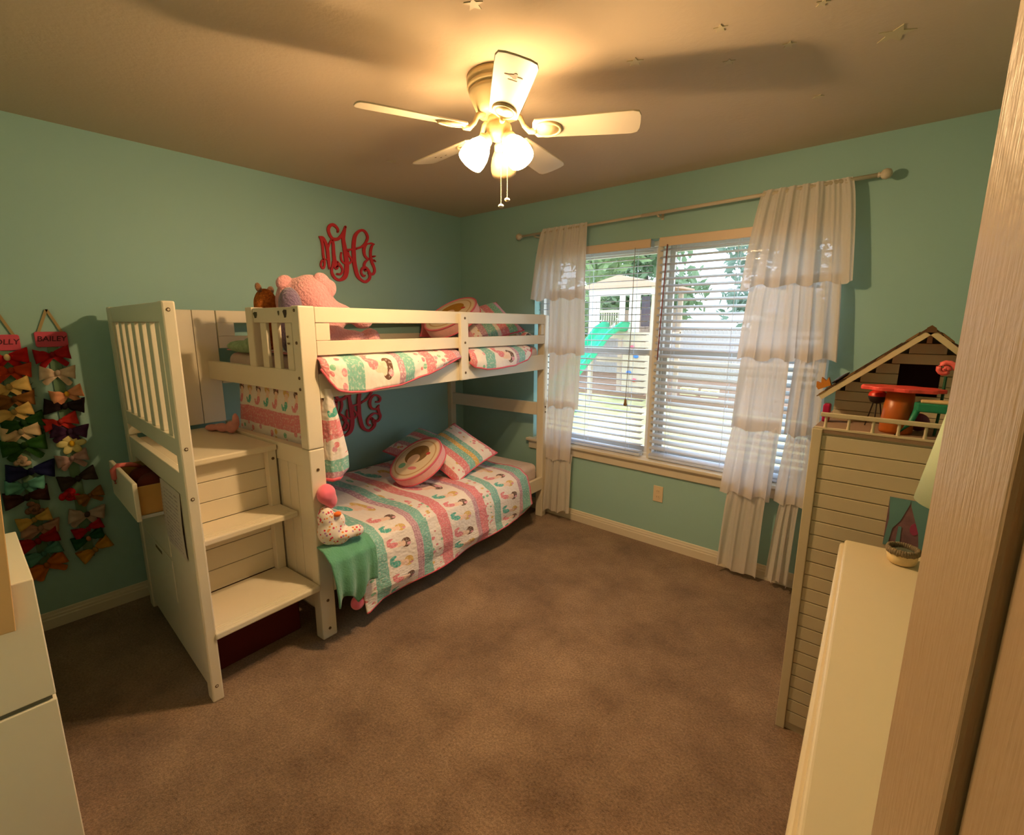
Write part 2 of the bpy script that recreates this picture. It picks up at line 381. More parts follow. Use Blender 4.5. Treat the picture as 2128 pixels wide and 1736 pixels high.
# ---------------------------------------------------------------- quilt print
def ellm(t, u, v, cu, cv, ru, rv, rot=0):
    du = mth(t, 'SUBTRACT', u, cu); dv = mth(t, 'SUBTRACT', v, cv)
    if rot:
        c, s = math.cos(rot), math.sin(rot)
        du, dv = mth(t, 'ADD', mth(t, 'MULTIPLY', du, c), mth(t, 'MULTIPLY', dv, s)), mth(t, 'SUBTRACT', mth(t, 'MULTIPLY', dv, c), mth(t, 'MULTIPLY', du, s))
    a = mth(t, 'POWER', mth(t, 'ABSOLUTE', mth(t, 'DIVIDE', du, ru)), 2); c2 = mth(t, 'POWER', mth(t, 'ABSOLUTE', mth(t, 'DIVIDE', dv, rv)), 2)
    return mth(t, 'LESS_THAN', mth(t, 'ADD', a, c2), 1)
C_ = dict(w=(246, 234, 228), t=(138, 196, 186), p=(232, 140, 150), m=(200, 152, 172), f=(247, 236, 230), k=(228, 160, 178), b=(112, 80, 66), y=(226, 186, 110), s=(246, 212, 192), tt=(96, 184, 172), g=(140, 200, 170))
def quilt_mat(name, stripes, u1, pitch=.165):
    """stripes: (start, kind); kinds: M mermaid band, F flower dots, D dotted mauve, otherwise a plain colour key"""
    m, t, bs = nt(name); uvn = N(t, 'ShaderNodeUVMap'); sp = N(t, 'ShaderNodeSeparateXYZ'); L(t, uvn.outputs[0], sp.inputs[0])
    wn = N(t, 'ShaderNodeTexNoise'); wn.inputs['Scale'].default_value = 9; L(t, uvn.outputs[0], wn.inputs[0])
    u = mth(t, 'ADD', sp.outputs[0], mth(t, 'MULTIPLY', mth(t, 'SUBTRACT', wn.outputs[0], .5), .014)); v = sp.outputs[1]
    def ramp(fn):
        r = N(t, 'ShaderNodeValToRGB'); r.color_ramp.interpolation = 'CONSTANT'; L(t, mth(t, 'DIVIDE', u, u1), r.inputs[0])
        els = r.color_ramp.elements
        while len(els) < len(stripes): els.new(.5)
        for el, (s0, k) in zip(els, stripes): el.position = max(0, s0 / u1); el.color = fn(k)
        return r.outputs[0]
    base = ramp(lambda k: srgb(C_[{'M': 'w', 'F': 'f', 'D': 'm'}.get(k, k)]))
    fl = ramp(lambda k: (1, 1, 1, 1) if k == 'F' else (0, 0, 0, 1)); dt = ramp(lambda k: (1, 1, 1, 1) if k == 'D' else (0, 0, 0, 1))
    vo = N(t, 'ShaderNodeTexVoronoi'); vo.inputs['Scale'].default_value = 24; vo.inputs['Randomness'].default_value = .7; L(t, uvn.outputs[0], vo.inputs[0])
    sx = N(t, 'ShaderNodeSeparateColor'); L(t, vo.outputs['Color'], sx.inputs[0])
    cr = N(t, 'ShaderNodeValToRGB'); cr.color_ramp.interpolation = 'CONSTANT'; L(t, sx.outputs[0], cr.inputs[0])
    for i, k in enumerate(('p', 't', 'y', 'k', 'p')):
        if i > 1: cr.color_ramp.elements.new(.2 * i)
    for i, (el, k) in enumerate(zip(cr.color_ramp.elements, ('p', 'g', 'y', 'k', 'p'))): el.position = .2 * i; el.color = srgb(C_[k])
    fm = mth(t, 'MULTIPLY', mth(t, 'LESS_THAN', vo.outputs['Distance'], .36), fl)
    base = mixc(t, fm, base, cr.outputs[0])
    v2 = N(t, 'ShaderNodeTexVoronoi'); v2.inputs['Scale'].default_value = 60; v2.inputs['Randomness'].default_value = .2; L(t, uvn.outputs[0], v2.inputs[0])
    base = mixc(t, mth(t, 'MULTIPLY', mth(t, 'LESS_THAN', v2.outputs['Distance'], .25), dt), base, srgb((232, 200, 210)))
    ends = [s0 for s0, k in stripes] + [u1]
    for i, (s0, k) in enumerate(stripes):
        if k != 'M': continue
        wdt = ends[i + 1] - s0; n = max(1, round(wdt / .24)); cell = wdt / n
        lu = mth(t, 'SUBTRACT', u, s0); inb = mth(t, 'MULTIPLY', mth(t, 'GREATER_THAN', lu, 0), mth(t, 'LESS_THAN', lu, wdt))
        uu = mth(t, 'MODULO', lu, cell) if n > 1 else lu
        lv = mth(t, 'MODULO', mth(t, 'ADD', v, 20 * pitch + .03 * i), pitch)
        k_ = cell / .22; q_ = pitch / .125
        alt = mth(t, 'LESS_THAN', mth(t, 'MODULO', mth(t, 'ADD', v, 20 * pitch + .03 * i), 2 * pitch), pitch)
        tail = mixc(t, alt, srgb(C_['tt']), srgb(C_['p'])); hair = mixc(t, alt, srgb(C_['y']), srgb(C_['b']))
        for msk, col in ((ellm(t, uu, lv, .10 * k_, .066 * q_, .040 * k_, .020 * q_, .35), srgb(C_['s'])),
                         (ellm(t, uu, lv, .063 * k_, .056 * q_, .034 * k_, .019 * q_, .5), tail), (ellm(t, uu, lv, .036 * k_, .030 * q_, .015 * k_, .026 * q_, .2), tail), (ellm(t, uu, lv, .045 * k_, .013 * q_, .026 * k_, .010 * q_, -.2), tail),
                         (ellm(t, uu, lv, .155 * k_, .072 * q_, .036 * k_, .034 * q_), hair), (ellm(t, uu, lv, .135 * k_, .074 * q_, .019 * k_, .021 * q_), srgb(C_['s'])), (ellm(t, uu, lv, .175 * k_, .088 * q_, .014 * k_, .010 * q_), srgb(C_['k']))):
            base = mixc(t, mth(t, 'MULTIPLY', msk, inb), base, col)
    sn = N(t, 'ShaderNodeTexNoise'); sn.inputs['Scale'].default_value = 85; sn.inputs['Detail'].default_value = 3; L(t, uvn.outputs[0], sn.inputs[0])
    base = mixc(t, mth(t, 'MULTIPLY', mth(t, 'GREATER_THAN', sn.outputs[0], .56), .38), base, srgb((250, 240, 236)))
    L(t, base, bs.inputs['Base Color']); bs.inputs['Roughness'].default_value = .9; bs.inputs['Specular IOR Level'].default_value = .1; bs.inputs['Sheen Weight'].default_value = .15
    q = N(t, 'ShaderNodeTexVoronoi', feature='SMOOTH_F1'); q.inputs['Scale'].default_value = 55; L(t, uvn.outputs[0], q.inputs[0])
    bn = N(t, 'ShaderNodeBump'); bn.inputs['Strength'].default_value = .55; bn.inputs['Distance'].default_value = .006; bn.invert = True
    L(t, q.outputs['Distance'], bn.inputs['Height']); L(t, bn.outputs[0], bs.inputs['Normal'])
    return m
mat('piping_pink', (226, 104, 122), .8)
mat('sheet_floral', (226, 206, 200), .9, .1, var=(26, .14))

# mattresses
def mattress(x0, x1, y0, y1, z0, z1, label):
    o = MB().box(x0, x1, y0, y1, z0, z1).build('mattress', 'sheet_floral', bevel=.045, seg=4, smooth=True); onbed(o); return tag(o, label, 'mattress')
mattress(-.97, -.035, .63, 2.43, .268, .448, 'lower bunk mattress in a pale floral sheet beside the window curtain')
mattress(-.97, -.035, .60, 2.43, 1.218, 1.368, 'upper bunk mattress in a pale floral sheet behind the guard rail')

LQ = [(0, 'F'), (.07, 't'), (.15, 'M'), (.351, 'D'), (.398, 't'), (.469, 'F'), (.552, 'p'), (.632, 'M'), (.856, 'D'), (.893, 'p'), (.957, 'F'), (1.042, 't'), (1.115, 'M'), (1.335, 'D'), (1.368, 't'), (1.45, 'k')]
quilt_mat('quilt_lower_print', LQ, 1.52)
def lower_quilt():
    Y0, Y1 = .685, 2.155
    hem = [(.6, .11), (.70, .085), (.80, .11), (1.0, .112), (1.26, .117), (1.5, .128), (1.8, .155), (2.0, .15), (2.09, .17), (2.16, .20)]
    prof0 = [(-.975, .43), (-.955, .468), (-.90, .474), (-.5, .476), (-.12, .472), (-.02, .462), (.045, .425), (.075, .35), (.085, .25)]
    def fn(a, c):
        Y = lerp(Y0, Y1, a); hz = interp(hem, Y)
        pr = prof0 + [(.088 + .012 * math.sin(Y * 9), lerp(.25, hz, .5)), (.082 + .018 * math.sin(Y * 11 + 1), hz)]
        k = c * (len(pr) - 1); i = min(int(k), len(pr) - 2); fr = k - i
        x = lerp(pr[i][0], pr[i + 1][0], fr); z = lerp(pr[i][1], pr[i + 1][1], fr)
        top = max(0, 1 - max(0, c - .5) * 4)
        z += .010 * nz(x * 4, Y * 4, 1) * (.4 + top); x += .012 * nz(Y * 5, z * 6, 4) * (1 - top)
        Yj = Y + .012 * nz(x * 3, a * 2, z * 3) + (.02 * (1 - c) if a > .9 else 0)
        return (x, Yj, z)
    def uvf(a, c):
        p = fn(a, c); return (a * 1.47, c * 1.50)
    o = onbed(MB().grid(fn, 150, 110, uvf).build('quilt', 'quilt_lower_print', smooth=True, solid=.008))
    tag(o, 'striped mermaid quilt with pink hem spread over the lower bunk', 'quilt')
    e_ = MB()
    e_.tube([fn(i / 90, 1.0) for i in range(91)], .006, 6); e_.tube([fn(1.0, j / 60) for j in range(61)], .006, 6)
    e_.build('hem_piping', 'piping_pink', o, smooth=True)
lower_quilt()
UQ = [(0, 'p'), (.03, 'F'), (.115, 't'), (.20, 'M'), (.40, 'D'), (.44, 't'), (.51, 'F'), (.60, 'p'), (.67, 'F'), (.78, 'p'), (.86, 'D'), (.93, 'p'), (1.03, 'F'), (1.11, 't'), (1.20, 'M'), (1.42, 'D'), (1.46, 't'), (1.54, 'F')]
quilt_mat('quilt_upper_print', UQ, 1.70)
def upper_quilt():
    mb = MB()
    def top(a, c):
        Y = lerp(.60, 2.22, a); X = lerp(-.96, -.045, c); return (X, Y, 1.384 + .008 * nz(X * 5, Y * 5, 2))
    mb.grid(top, 60, 40, lambda a, c: (a * 1.65, c * .9))
    hems = ([(.57, 1.33), (.60, 1.275), (.637, 1.228), (.70, 1.212), (.77, 1.209), (1.0, 1.224), (1.2, 1.265), (1.44, 1.327), (1.485, 1.335)],
            [(1.565, 1.30), (1.60, 1.268), (1.70, 1.252), (1.79, 1.249), (2.0, 1.262), (2.15, 1.285), (2.20, 1.315), (2.225, 1.36)])
    edge = []
    for hm in hems:
        Ya, Yb = hm[0][0], hm[-1][0]
        def fl(a, c, hm=hm, Ya=Ya, Yb=Yb):
            Y = lerp(Ya, Yb, a); hz = interp(hm, Y); s = math.sin(math.pi * min(1, a * 1.0))
            bulge = .032 + .040 * max(0, s) ** .6 + .012 * nz(Y * 7, c * 3, 9)
            pr = [(-.06, 1.383), (-.02, 1.378), (.014, 1.368), (bulge * .8, 1.345), (bulge, lerp(1.345, hz, .5)), (bulge - .006, hz)]
            k = c * 5; i = min(int(k), 4); fr = k - i
            return (lerp(pr[i][0], pr[i + 1][0], fr), Y, lerp(pr[i][1], pr[i + 1][1], fr) + .004 * nz(Y * 12, c * 4, 5))
        mb.grid(fl, 70, 24, lambda a, c, Ya=Ya, Yb=Yb: (lerp(Ya, Yb, a) - .57, .845 + .22 * c)); edge.append([fl(i / 60, 1) for i in range(61)])
    o = onbed(mb.build('quilt', 'quilt_upper_print', smooth=True, solid=.006)); tag(o, 'striped mermaid quilt bulging out under the upper bunk guard rail', 'quilt')
    e_ = MB()
    for p in edge: e_.tube(p, .006, 6)
    e_.build('hem_piping', 'piping_pink', o, smooth=True)
upper_quilt()
# quilt hanging down behind the end guard at the foot of the lower bunk
quilt_mat('quilt_hanging_print', [(0, 'm'), (.035, 't'), (.095, 'w'), (.115, 'F'), (.20, 'p'), (.29, 'M')], .44, pitch=.095)
def hung_quilt():
    path = [(-.80, .585), (-.5, .578), (-.3, .575), (-.1, .580), (-.02, .590), (.008, .605)]
    def fn(a, c):
        z = lerp(1.235, .80, c); w = .03 + .075 * min(1, c * 1.3) * (1 if c < .93 else 1 - 8 * (c - .93) ** 1.0)
        pts = path + [(.012, .605 + w * .5), (-.015, .605 + w), (-.08, .61 + w * .8)]
        k = a * (len(pts) - 1); i = min(int(k), len(pts) - 2); fr = k - i
        x = lerp(pts[i][0], pts[i + 1][0], fr); y = lerp(pts[i][1], pts[i + 1][1], fr)
        x += .03 * c * (1 if x < -.5 else 0) * math.sin(c * 3)
        return (x - (.10 * c if i == 0 else 0) * (1 - fr), y + .006 * nz(x * 9, z * 4, 3), z + .01 * nz(x * 4, 0, 2))
    o = onbed(MB().grid(fn, 90, 50, lambda a, c: ((1 - c) * .44, 2 + fn(a, c)[0] + fn(a, c)[1])).build('quilt', 'quilt_hanging_print', smooth=True, solid=.008))
    tag(o, 'mermaid quilt with pink band hanging behind the stair end of the upper bunk', 'quilt')
    MB().tube([fn(i / 60, 1) for i in range(61)], .009, 6).build('hem_piping', 'piping_pink', o, smooth=True)
hung_quilt()

# ---------------------------------------------------------------- pillows
def frame(n, up=(0, 0, 1)):
    n = Vector(n).normalized(); a = Vector(up).cross(n).normalized(); c = n.cross(a); return Matrix((a, c, n)).transposed()
quilt_mat('pillow_stripes', [(0, 'p'), (.03, 'F'), (.10, 'p'), (.16, 't'), (.22, 'y'), (.26, 't'), (.30, 'w'), (.34, 'F'), (.40, 'p')], .45)
quilt_mat('pillow_stripes_two', [(0, 'k'), (.04, 'F'), (.10, 'm'), (.15, 't'), (.23, 'w'), (.26, 'p'), (.33, 'g'), (.40, 'k')], .45)
def round_mat(name, inner, mid):
    m, t, bs = nt(name); uvn = N(t, 'ShaderNodeUVMap'); sp = N(t, 'ShaderNodeSeparateXYZ'); L(t, uvn.outputs[0], sp.inputs[0]); u, v = sp.outputs[0], sp.outputs[1]
    r = mth(t, 'SQRT', mth(t, 'ADD', mth(t, 'MULTIPLY', u, u), mth(t, 'MULTIPLY', v, v)))
    base = mixc(t, mth(t, 'LESS_THAN', r, .93), srgb((236, 176, 176)), srgb((240, 218, 190)))
    base = mixc(t, mth(t, 'MULTIPLY', mth(t, 'GREATER_THAN', r, .78), mth(t, 'LESS_THAN', r, .83)), base, srgb((214, 172, 132)))
    n = N(t, 'ShaderNodeTexNoise'); n.inputs['Scale'].default_value = 5; L(t, uvn.outputs[0], n.inputs[0])
    hr = mixc(t, n.outputs[0], srgb(inner), srgb(mid))
    base = mixc(t, ellm(t, u, v, .0, .14, .50, .44), base, hr)
    base = mixc(t, ellm(t, u, v, .0, -.10, .26, .24), base, srgb((244, 208, 184)))
    base = mixc(t, ellm(t, u, v, .50, .18, .09, .07), base, srgb((206, 84, 78)))
    base = mixc(t, ellm(t, u, v, -.36, -.38, .16, .12), base, srgb(C_['g'])); base = mixc(t, ellm(t, u, v, .2, -.5, .2, .07), base, srgb(C_['p']))
    L(t, base, bs.inputs['Base Color']); bs.inputs['Roughness'].default_value = .9; bs.inputs['Specular IOR Level'].default_value = .1
round_mat('round_pillow_brown', (120, 92, 62), (156, 122, 80)); round_mat('round_pillow_gold', (206, 150, 62), (176, 122, 54))
def round_pillow(c, n, r, th, m, label, spin=0):
    R = frame(n) @ Matrix.Rotation(spin, 3, 'Z'); c = Vector(c)
    T = thing('round_pillow', label, 'pillow', BO, BR)
    mb = MB(); nr = 14; na = 48
    prof = [(i / nr, th * .5 * (1 - .28 * (i / nr) ** 3)) for i in range(nr + 1)]
    vs = []; uv = []; fs = []
    for s_ in (1, -1):
        o = len(vs)
        for q, h in prof:
            for j in range(na):
                t = 2 * math.pi * j / na; p = Vector((r * q * math.cos(t), r * q * math.sin(t), s_ * h)); vs.append(c + R @ p); uv.append((q * math.cos(t), q * math.sin(t)))
        for i in range(nr):
            for j in range(na): fs.append((o + i * na + j, o + (i + 1) * na + j, o + (i + 1) * na + (j + 1) % na, o + i * na + (j + 1) % na))
    mb.add(vs, fs, uv); mb.build('cover', m, T, smooth=True)
    hb = th * .5 * .72
    MB().lathe([(r, -hb), (r * 1.012, -hb * .5), (r * 1.016, 0), (r * 1.012, hb * .5), (r, hb)], 48, Matrix.Translation(c) @ R.to_4x4()).build('gusset', mat('gusset_pink', (238, 176, 170), .9, var=(60, .12)), T, smooth=True)
    pp = MB()
    for s_ in (1, -1): pp.tube([c + R @ Vector((r * 1.006 * math.cos(t), r * 1.006 * math.sin(t), s_ * hb)) for t in [2 * math.pi * j / 48 for j in range(49)]], .005, 6, cap=False)
    pp.build('piping', 'piping_pink', T, smooth=True)
def square_pillow(c, n, s, th, m, label, spin=0):
    R = frame(n) @ Matrix.Rotation(spin, 3, 'Z'); c = Vector(c)
    T = thing('square_pillow', label, 'pillow', BO, BR); mb = MB()
    def hgt(a, q): return th * .5 * (max(0, (1 - (2 * a - 1) ** 4)) * max(0, (1 - (2 * q - 1) ** 4))) ** .45
    def pin(a, q):
        x, y = 2 * a - 1, 2 * q - 1; return (s / 2 * x * (1 - .07 * (1 - y * y)), s / 2 * y * (1 - .07 * (1 - x * x)))
    for s_ in (1, -1):
        mb.grid(lambda a, q: c + R @ Vector((*pin(a, q), s_ * hgt(a, q))), 28, 28, lambda a, q: (a * .45, q * .45))
    mb.build('cover', m, T, smooth=True)
    ring = [(i / 20, 0) for i in range(20)] + [(1, i / 20) for i in range(20)] + [(1 - i / 20, 1) for i in range(20)] + [(0, 1 - i / 20) for i in range(21)]
    MB().tube([c + R @ Vector((*pin(a, q), 0)) for a, q in ring], .0055, 6, cap=False).build('piping', 'piping_pink', T, smooth=True)
round_pillow((-.395, 1.50, .612), (-.10, -.56, .83), .195, .085, 'round_pillow_brown', 'round mermaid pillow with brown hair print leaning on the lower bunk', spin=.3)
square_pillow((-.37, 1.84, .615), (.41, -.28, .86), .44, .12, 'pillow_stripes', 'square striped pillow with pink piping behind the round pillow on the lower bunk', spin=.62)
square_pillow((-.72, 1.84, .588), (.22, -.22, .94), .42, .11, 'pillow_stripes_two', 'mauve square pillow lying by the wall behind the round pillow of the lower bunk', spin=.9)
round_pillow((-.46, 1.93, 1.575), (-.06, -.57, .82), .205, .095, 'round_pillow_gold', 'round mermaid pillow with golden hair print showing above the upper guard rail', spin=.2)
square_pillow((-.33, 2.14, 1.535), (.36, -.44, .82), .42, .11, 'pillow_stripes_two', 'striped square pillow with green band leaning behind the upper guard rail', spin=.5)
square_pillow((-.72, 2.14, 1.53), (.12, -.3, .94), .42, .10, mat('pillow_pink_plain', (222, 120, 124), .9, var=(20, .1)), 'plain pink pillow tucked behind the golden mermaid pillow', spin=.4)
# crumpled sheet at the head of the upper bunk
def crumple():
    def fn(a, c):
        X = lerp(-.93, -.05, c); Y = lerp(2.25, 2.425, a)
        z = 1.395 + .11 * math.sin(math.pi * a) ** .7 * (.55 + .45 * math.sin(math.pi * min(1, c * 1.1))) + .045 * nz(X * 7, Y * 9, 3) + .02 * nz(X * 19, Y * 19, 5)
        return (X, Y, max(1.388, z))
    o = onbed(MB().grid(fn, 34, 60, lambda a, c: (.2 + a * .5, c)).build('crumpled_blanket', 'quilt_upper_print', smooth=True, solid=.006)); tag(o, 'crumpled patterned blanket bunched at the window end of the upper bunk', 'blanket')
crumple()

# ---------------------------------------------------------------- soft toys on the upper bunk
def fur(name, col, sc=90):
    m = mat(name, col, .95, .1, var=(14, .14), bump=(sc, .9, .012), sheen=.5); return m
fur('pink_fur', (236, 166, 174)); fur('purple_fur', (120, 98, 134)); fur('brown_fur', (120, 78, 44))
mat('owl_crochet', (190, 110, 50), .95, .1, var=(55, .8), bump=(120, 1, .01)); mat('magenta_satin', (190, 60, 110), .5)
def pink_plush():
    T = thing('plush_animal', 'big fluffy pink stuffed animal slumped over the stair end of the upper bunk', 'stuffed toy', BO, BR)
    blob('body', 'pink_fur', [((-.31, .75, 1.66), (.10, .11, .112)), ((-.37, .70, 1.635), (.09, .095, .12)), ((-.30, .80, 1.56), (.11, .12, .11)), ((-.33, .72, 1.49), (.13, .13, .11)),
                              ((-.27, .88, 1.585), (.065, .11, .05), eul(-18, 0, 0)), ((-.20, .97, 1.545), (.05, .06, .045))], T, .014)
    blob('ear', 'pink_fur', [((-.26, .785, 1.735), (.03, .05, .042), eul(-50, 0, 0)), ((-.25, .815, 1.70), (.028, .04, .05), eul(-25, 0, 0))], T, .008)
    blob('ear', 'pink_fur', [((-.36, .645, 1.725), (.03, .045, .038), eul(30, 0, 0))], T, .008)
    blob('leg', 'pink_fur', [((-.16, .74, 1.475), (.06, .10, .055)), ((-.13, .84, 1.455), (.05, .09, .045)), ((-.12, .955, 1.458), (.045, .055, .05))], T, .011)
    blob('arm', 'pink_fur', [((-.13, .66, 1.50), (.04, .04, .08)), ((-.12, .66, 1.44), (.04, .045, .05))], T, .011)
pink_plush()
T = thing('plush_animal', 'dark purple stuffed toy squeezed between the owl and the pink toy', 'stuffed toy', BO, BR)
blob('body', 'purple_fur', [((-.22, .588, 1.61), (.06, .05, .088)), ((-.24, .592, 1.50), (.07, .05, .12)), ((-.24, .60, 1.43), (.06, .05, .05))], T, .011)
blob('arm', mat('purple_satin', (140, 104, 150), .6), [((-.22, .575, 1.50), (.025, .02, .07))], T, .008)
T = thing('plush_owl', 'orange and brown crocheted owl toy peeking over the end guard', 'stuffed toy', BO, BR)
blob('body', 'owl_crochet', [((-.52, .625, 1.62), (.055, .058, .085)), ((-.52, .63, 1.51), (.06, .058, .12))], T, .009)
MB().ell((-.50, .585, 1.705), (.010, .016, .024), eul(15, 0, 0)).build('ear_tuft', 'brown_fur', T, smooth=True); MB().ell((-.54, .665, 1.695), (.012, .018, .024), eul(-15, 0, 0)).build('ear_tuft', 'brown_fur', T, smooth=True)
T = thing('folded_clothes', 'dark maroon folded clothes behind the end guard slats of the upper bunk', 'clothes', BO, BR)
blob('folds', mat('maroon_cloth', (96, 36, 34), .9, var=(10, .3)), [((-.13, .60, 1.418), (.07, .05, .026)), ((-.12, .60, 1.445), (.06, .045, .022))], T, .012)
# green and cream throw at the open stair end of the upper bunk
o = onbed(blob('throw_blanket', mat('throw_green', (150, 176, 140), .9, var=(40, .5)), [((-.74, .60, 1.405), (.19, .05, .035)), ((-.62, .60, 1.42), (.10, .045, .045))], None, .012)); tag(o, 'rolled green and cream throw lying at the top of the stairs', 'blanket')

# ---------------------------------------------------------------- doll and green blanket at the foot of the lower bunk
def dots():
    m, t, bs = nt('polka_cloth'); tc = N(t, 'ShaderNodeTexCoord'); vo = N(t, 'ShaderNodeTexVoronoi'); vo.inputs['Scale'].default_value = 62; L(t, tc.outputs['Object'], vo.inputs[0])
    s_ = N(t, 'ShaderNodeSeparateColor'); L(t, vo.outputs['Color'], s_.inputs[0]); cr = N(t, 'ShaderNodeValToRGB'); cr.color_ramp.interpolation = 'CONSTANT'; L(t, s_.outputs[0], cr.inputs[0])
    cs = [(226, 60, 90), (180, 140, 190), (236, 140, 60), (240, 180, 120), (220, 70, 110)]
    for i in range(3): cr.color_ramp.elements.new(.3)
    for i, (e_, c) in enumerate(zip(cr.color_ramp.elements, cs)): e_.position = .2 * i; e_.color = srgb(c)
    L(t, mixc(t, mth(t, 'LESS_THAN', vo.outputs['Distance'], .33), srgb((246, 232, 224)), cr.outputs[0]), bs.inputs['Base Color']); bs.inputs['Roughness'].default_value = .9
dots()
T = thing('plush_doll', 'soft doll in polka dot fabric with a pink hood slumped beside the bed post', 'stuffed toy', BO, BR)
blob('body', 'polka_cloth', [((.02, .56, .56), (.05, .06, .07)), ((.03, .60, .53), (.05, .06, .05)), ((.02, .545, .63), (.04, .04, .06)), ((.03, .60, .60), (.035, .035, .045))], T, .009)
blob('arm', 'polka_cloth', [((.06, .63, .535), (.035, .07, .028)), ((.07, .675, .535), (.03, .035, .03))], T, .008)
blob('hood', mat('pink_plush_cloth', (246, 112, 140), .9, sheen=.4), [((.02, .555, .745), (.04, .045, .05)), ((.02, .575, .71), (.032, .032, .042)), ((.03, .535, .75), (.03, .03, .035))], T, .008)
MB().ell((.055, .585, .645), (.016, .018, .012)).build('nose', mat('orange_felt', (240, 120, 50), .9), T, smooth=True)
mat('green_fleece', (92, 158, 128), .95, .1, var=(9, .12), bump=(120, .5, .006), sheen=.4)
def green():
    def fn(a, c):
        Y = lerp(.505, .735, a); zb = .19 + .07 * abs(math.sin(a * 5.2 + .4)) + (.06 * max(0, a - .6) / .4)
        pr = [(-.10, .487), (-.02, .492), (.06, .485), (.115, .44), (.13, .36), (.132, .28), (.125, zb)]
        k = c * 6; i = min(int(k), 5); fr = k - i
        x = lerp(pr[i][0], pr[i + 1][0], fr); z = lerp(pr[i][1], pr[i + 1][1], fr)
        x += .016 * math.sin(a * 19 + c * 2) * max(0, c - .3) * (1 if a < .9 else .3)
        Y2 = Y + .02 * math.sin(c * 4) * (a - .5) - .03 * max(0, .3 - c) * (a * 2 - 1)
        return (max(x, .03 if Y < .6 and z < .46 else -1), Y2, z)
    o = onbed(MB().grid(fn, 60, 40).build('fleece_blanket', 'green_fleece', smooth=True, solid=.008)); tag(o, 'green fleece blanket hanging over the foot corner of the lower bunk', 'blanket')
green()
T = tag(onbed(blob('pink_cushion', 'pink_plush_cloth', [((.06, .66, .15), (.028, .04, .04))], None, .008)), 'bright pink cloth corner under the green fleece blanket', 'cloth')

# ---------------------------------------------------------------- monograms on the left wall (strokes: y mm, z mm, width mm)
MH = [[(-82,175,13),(-80,194,17),(-102,214,21),(-124,216,20),(-143,201,21),(-151,176,21),(-144,150,21),(-130,130,20),(-112,122,23),(-80,131,20),(-53,157,20),(-35,187,17),(-20,218,16)],[(-20,218,14),(-36,173,26),(-42,131,26),(-36,76,31),(-30,21,34),(-27,-36,34),(-35,-93,34),(-53,-128,29),(-90,-148,18),(-121,-139,19),(-141,-115,20),(-146,-88,17),(-137,-54,14),(-132,-26,11)],[(-106,-108,14),(-84,-108,14),(-67,-93,14),(-65,-67,14),(-80,-46,17),(-101,-26,17)],[(56,81,14),(98,97,14),(134,128,17),(154,165,20),(148,193,20),(129,212,17),(102,212,17),(74,194,20),(52,165,26),(41,127,29),(35,84,30),(34,42,31),(34,-10,31),(41,-58,31),(54,-106,29),(80,-133,20),(114,-146,19),(146,-129,20),(159,-104,20),(149,-81,17)],[(-24,63,14),(22,71,13),(56,78,13)],[(-64,39,11),(-69,14,13),(-65,-14,13),(-43,-31,14),(-11,-28,14),(10,-12,14),(8,10,13),(-7,29,13),(-11,56,11)]]
MMJ = [[(-221,126,7),(-207,107,17),(-201,70,17),(-201,16,16),(-198,-16,17),(-195,-46,14),(-203,-74,14),(-215,-77,14),(-223,-59,13),(-216,-34,13),(-203,-19,11)],[(-221,126,7),(-197,121,20),(-181,99,21),(-169,60,23),(-166,6,23),(-164,-40,20),(-163,-76,13)],[(-163,58,11),(-148,93,13),(-131,117,14)],[(-128,117,17),(-122,93,21),(-123,38,23),(-121,-3,26),(-118,-44,31),(-110,-68,26),(-96,-53,14)],[(-186,-18,9),(-171,-16,9)],[(155,126,9),(183,132,14),(208,129,8)],[(204,128,7),(187,111,17),(174,71,20),(174,33,21),(182,-1,23),(198,-38,21),(200,-65,20),(184,-87,17),(163,-83,17),(144,-58,20),(120,-42,17),(95,-56,17),(86,-83,16),(102,-105,17),(117,-101,11)],[(155,127,9),(133,113,20),(119,80,24),(122,45,21),(138,24,17),(162,20,14)],[(152,16,13),(126,-4,17),(114,-31,20),(122,-63,23)],[(196,41,14),(214,46,7)],[(198,15,14),(212,8,10)]]
MBG = [[(-149,113,21),(-154,59,27),(-151,2,27),(-149,-56,30),(-154,-88,24)],[(-139,118,15),(-169,124,15),(-195,102,16),(-199,74,16),(-186,58,10)],[(-139,120,15),(-114,126,15),(-104,90,18),(-113,51,16),(-127,27,12)],[(-128,21,12),(-104,1,18),(-84,-23,24),(-83,-52,18),(-104,-87,18),(-130,-94,12),(-154,-90,15)],[(-154,-90,18),(-185,-91,13),(-194,-64,13),(-181,-40,13),(-166,-39,12)],[(185,70,13),(214,70,15),(226,93,18),(206,117,16),(171,124,15),(142,103,21),(129,62,24),(144,26,18),(182,14,15),(200,22,15)],[(212,42,9),(200,22,24),(209,-19,24),(218,-48,22),(202,-77,19),(173,-82,18),(140,-55,24)],[(173,-76,15),(164,-115,18),(138,-138,18)],[(194,-26,13),(170,-17,13),(141,-25,18),(109,-54,19),(100,-83,16),(116,-107,15),(126,-103,9)]]
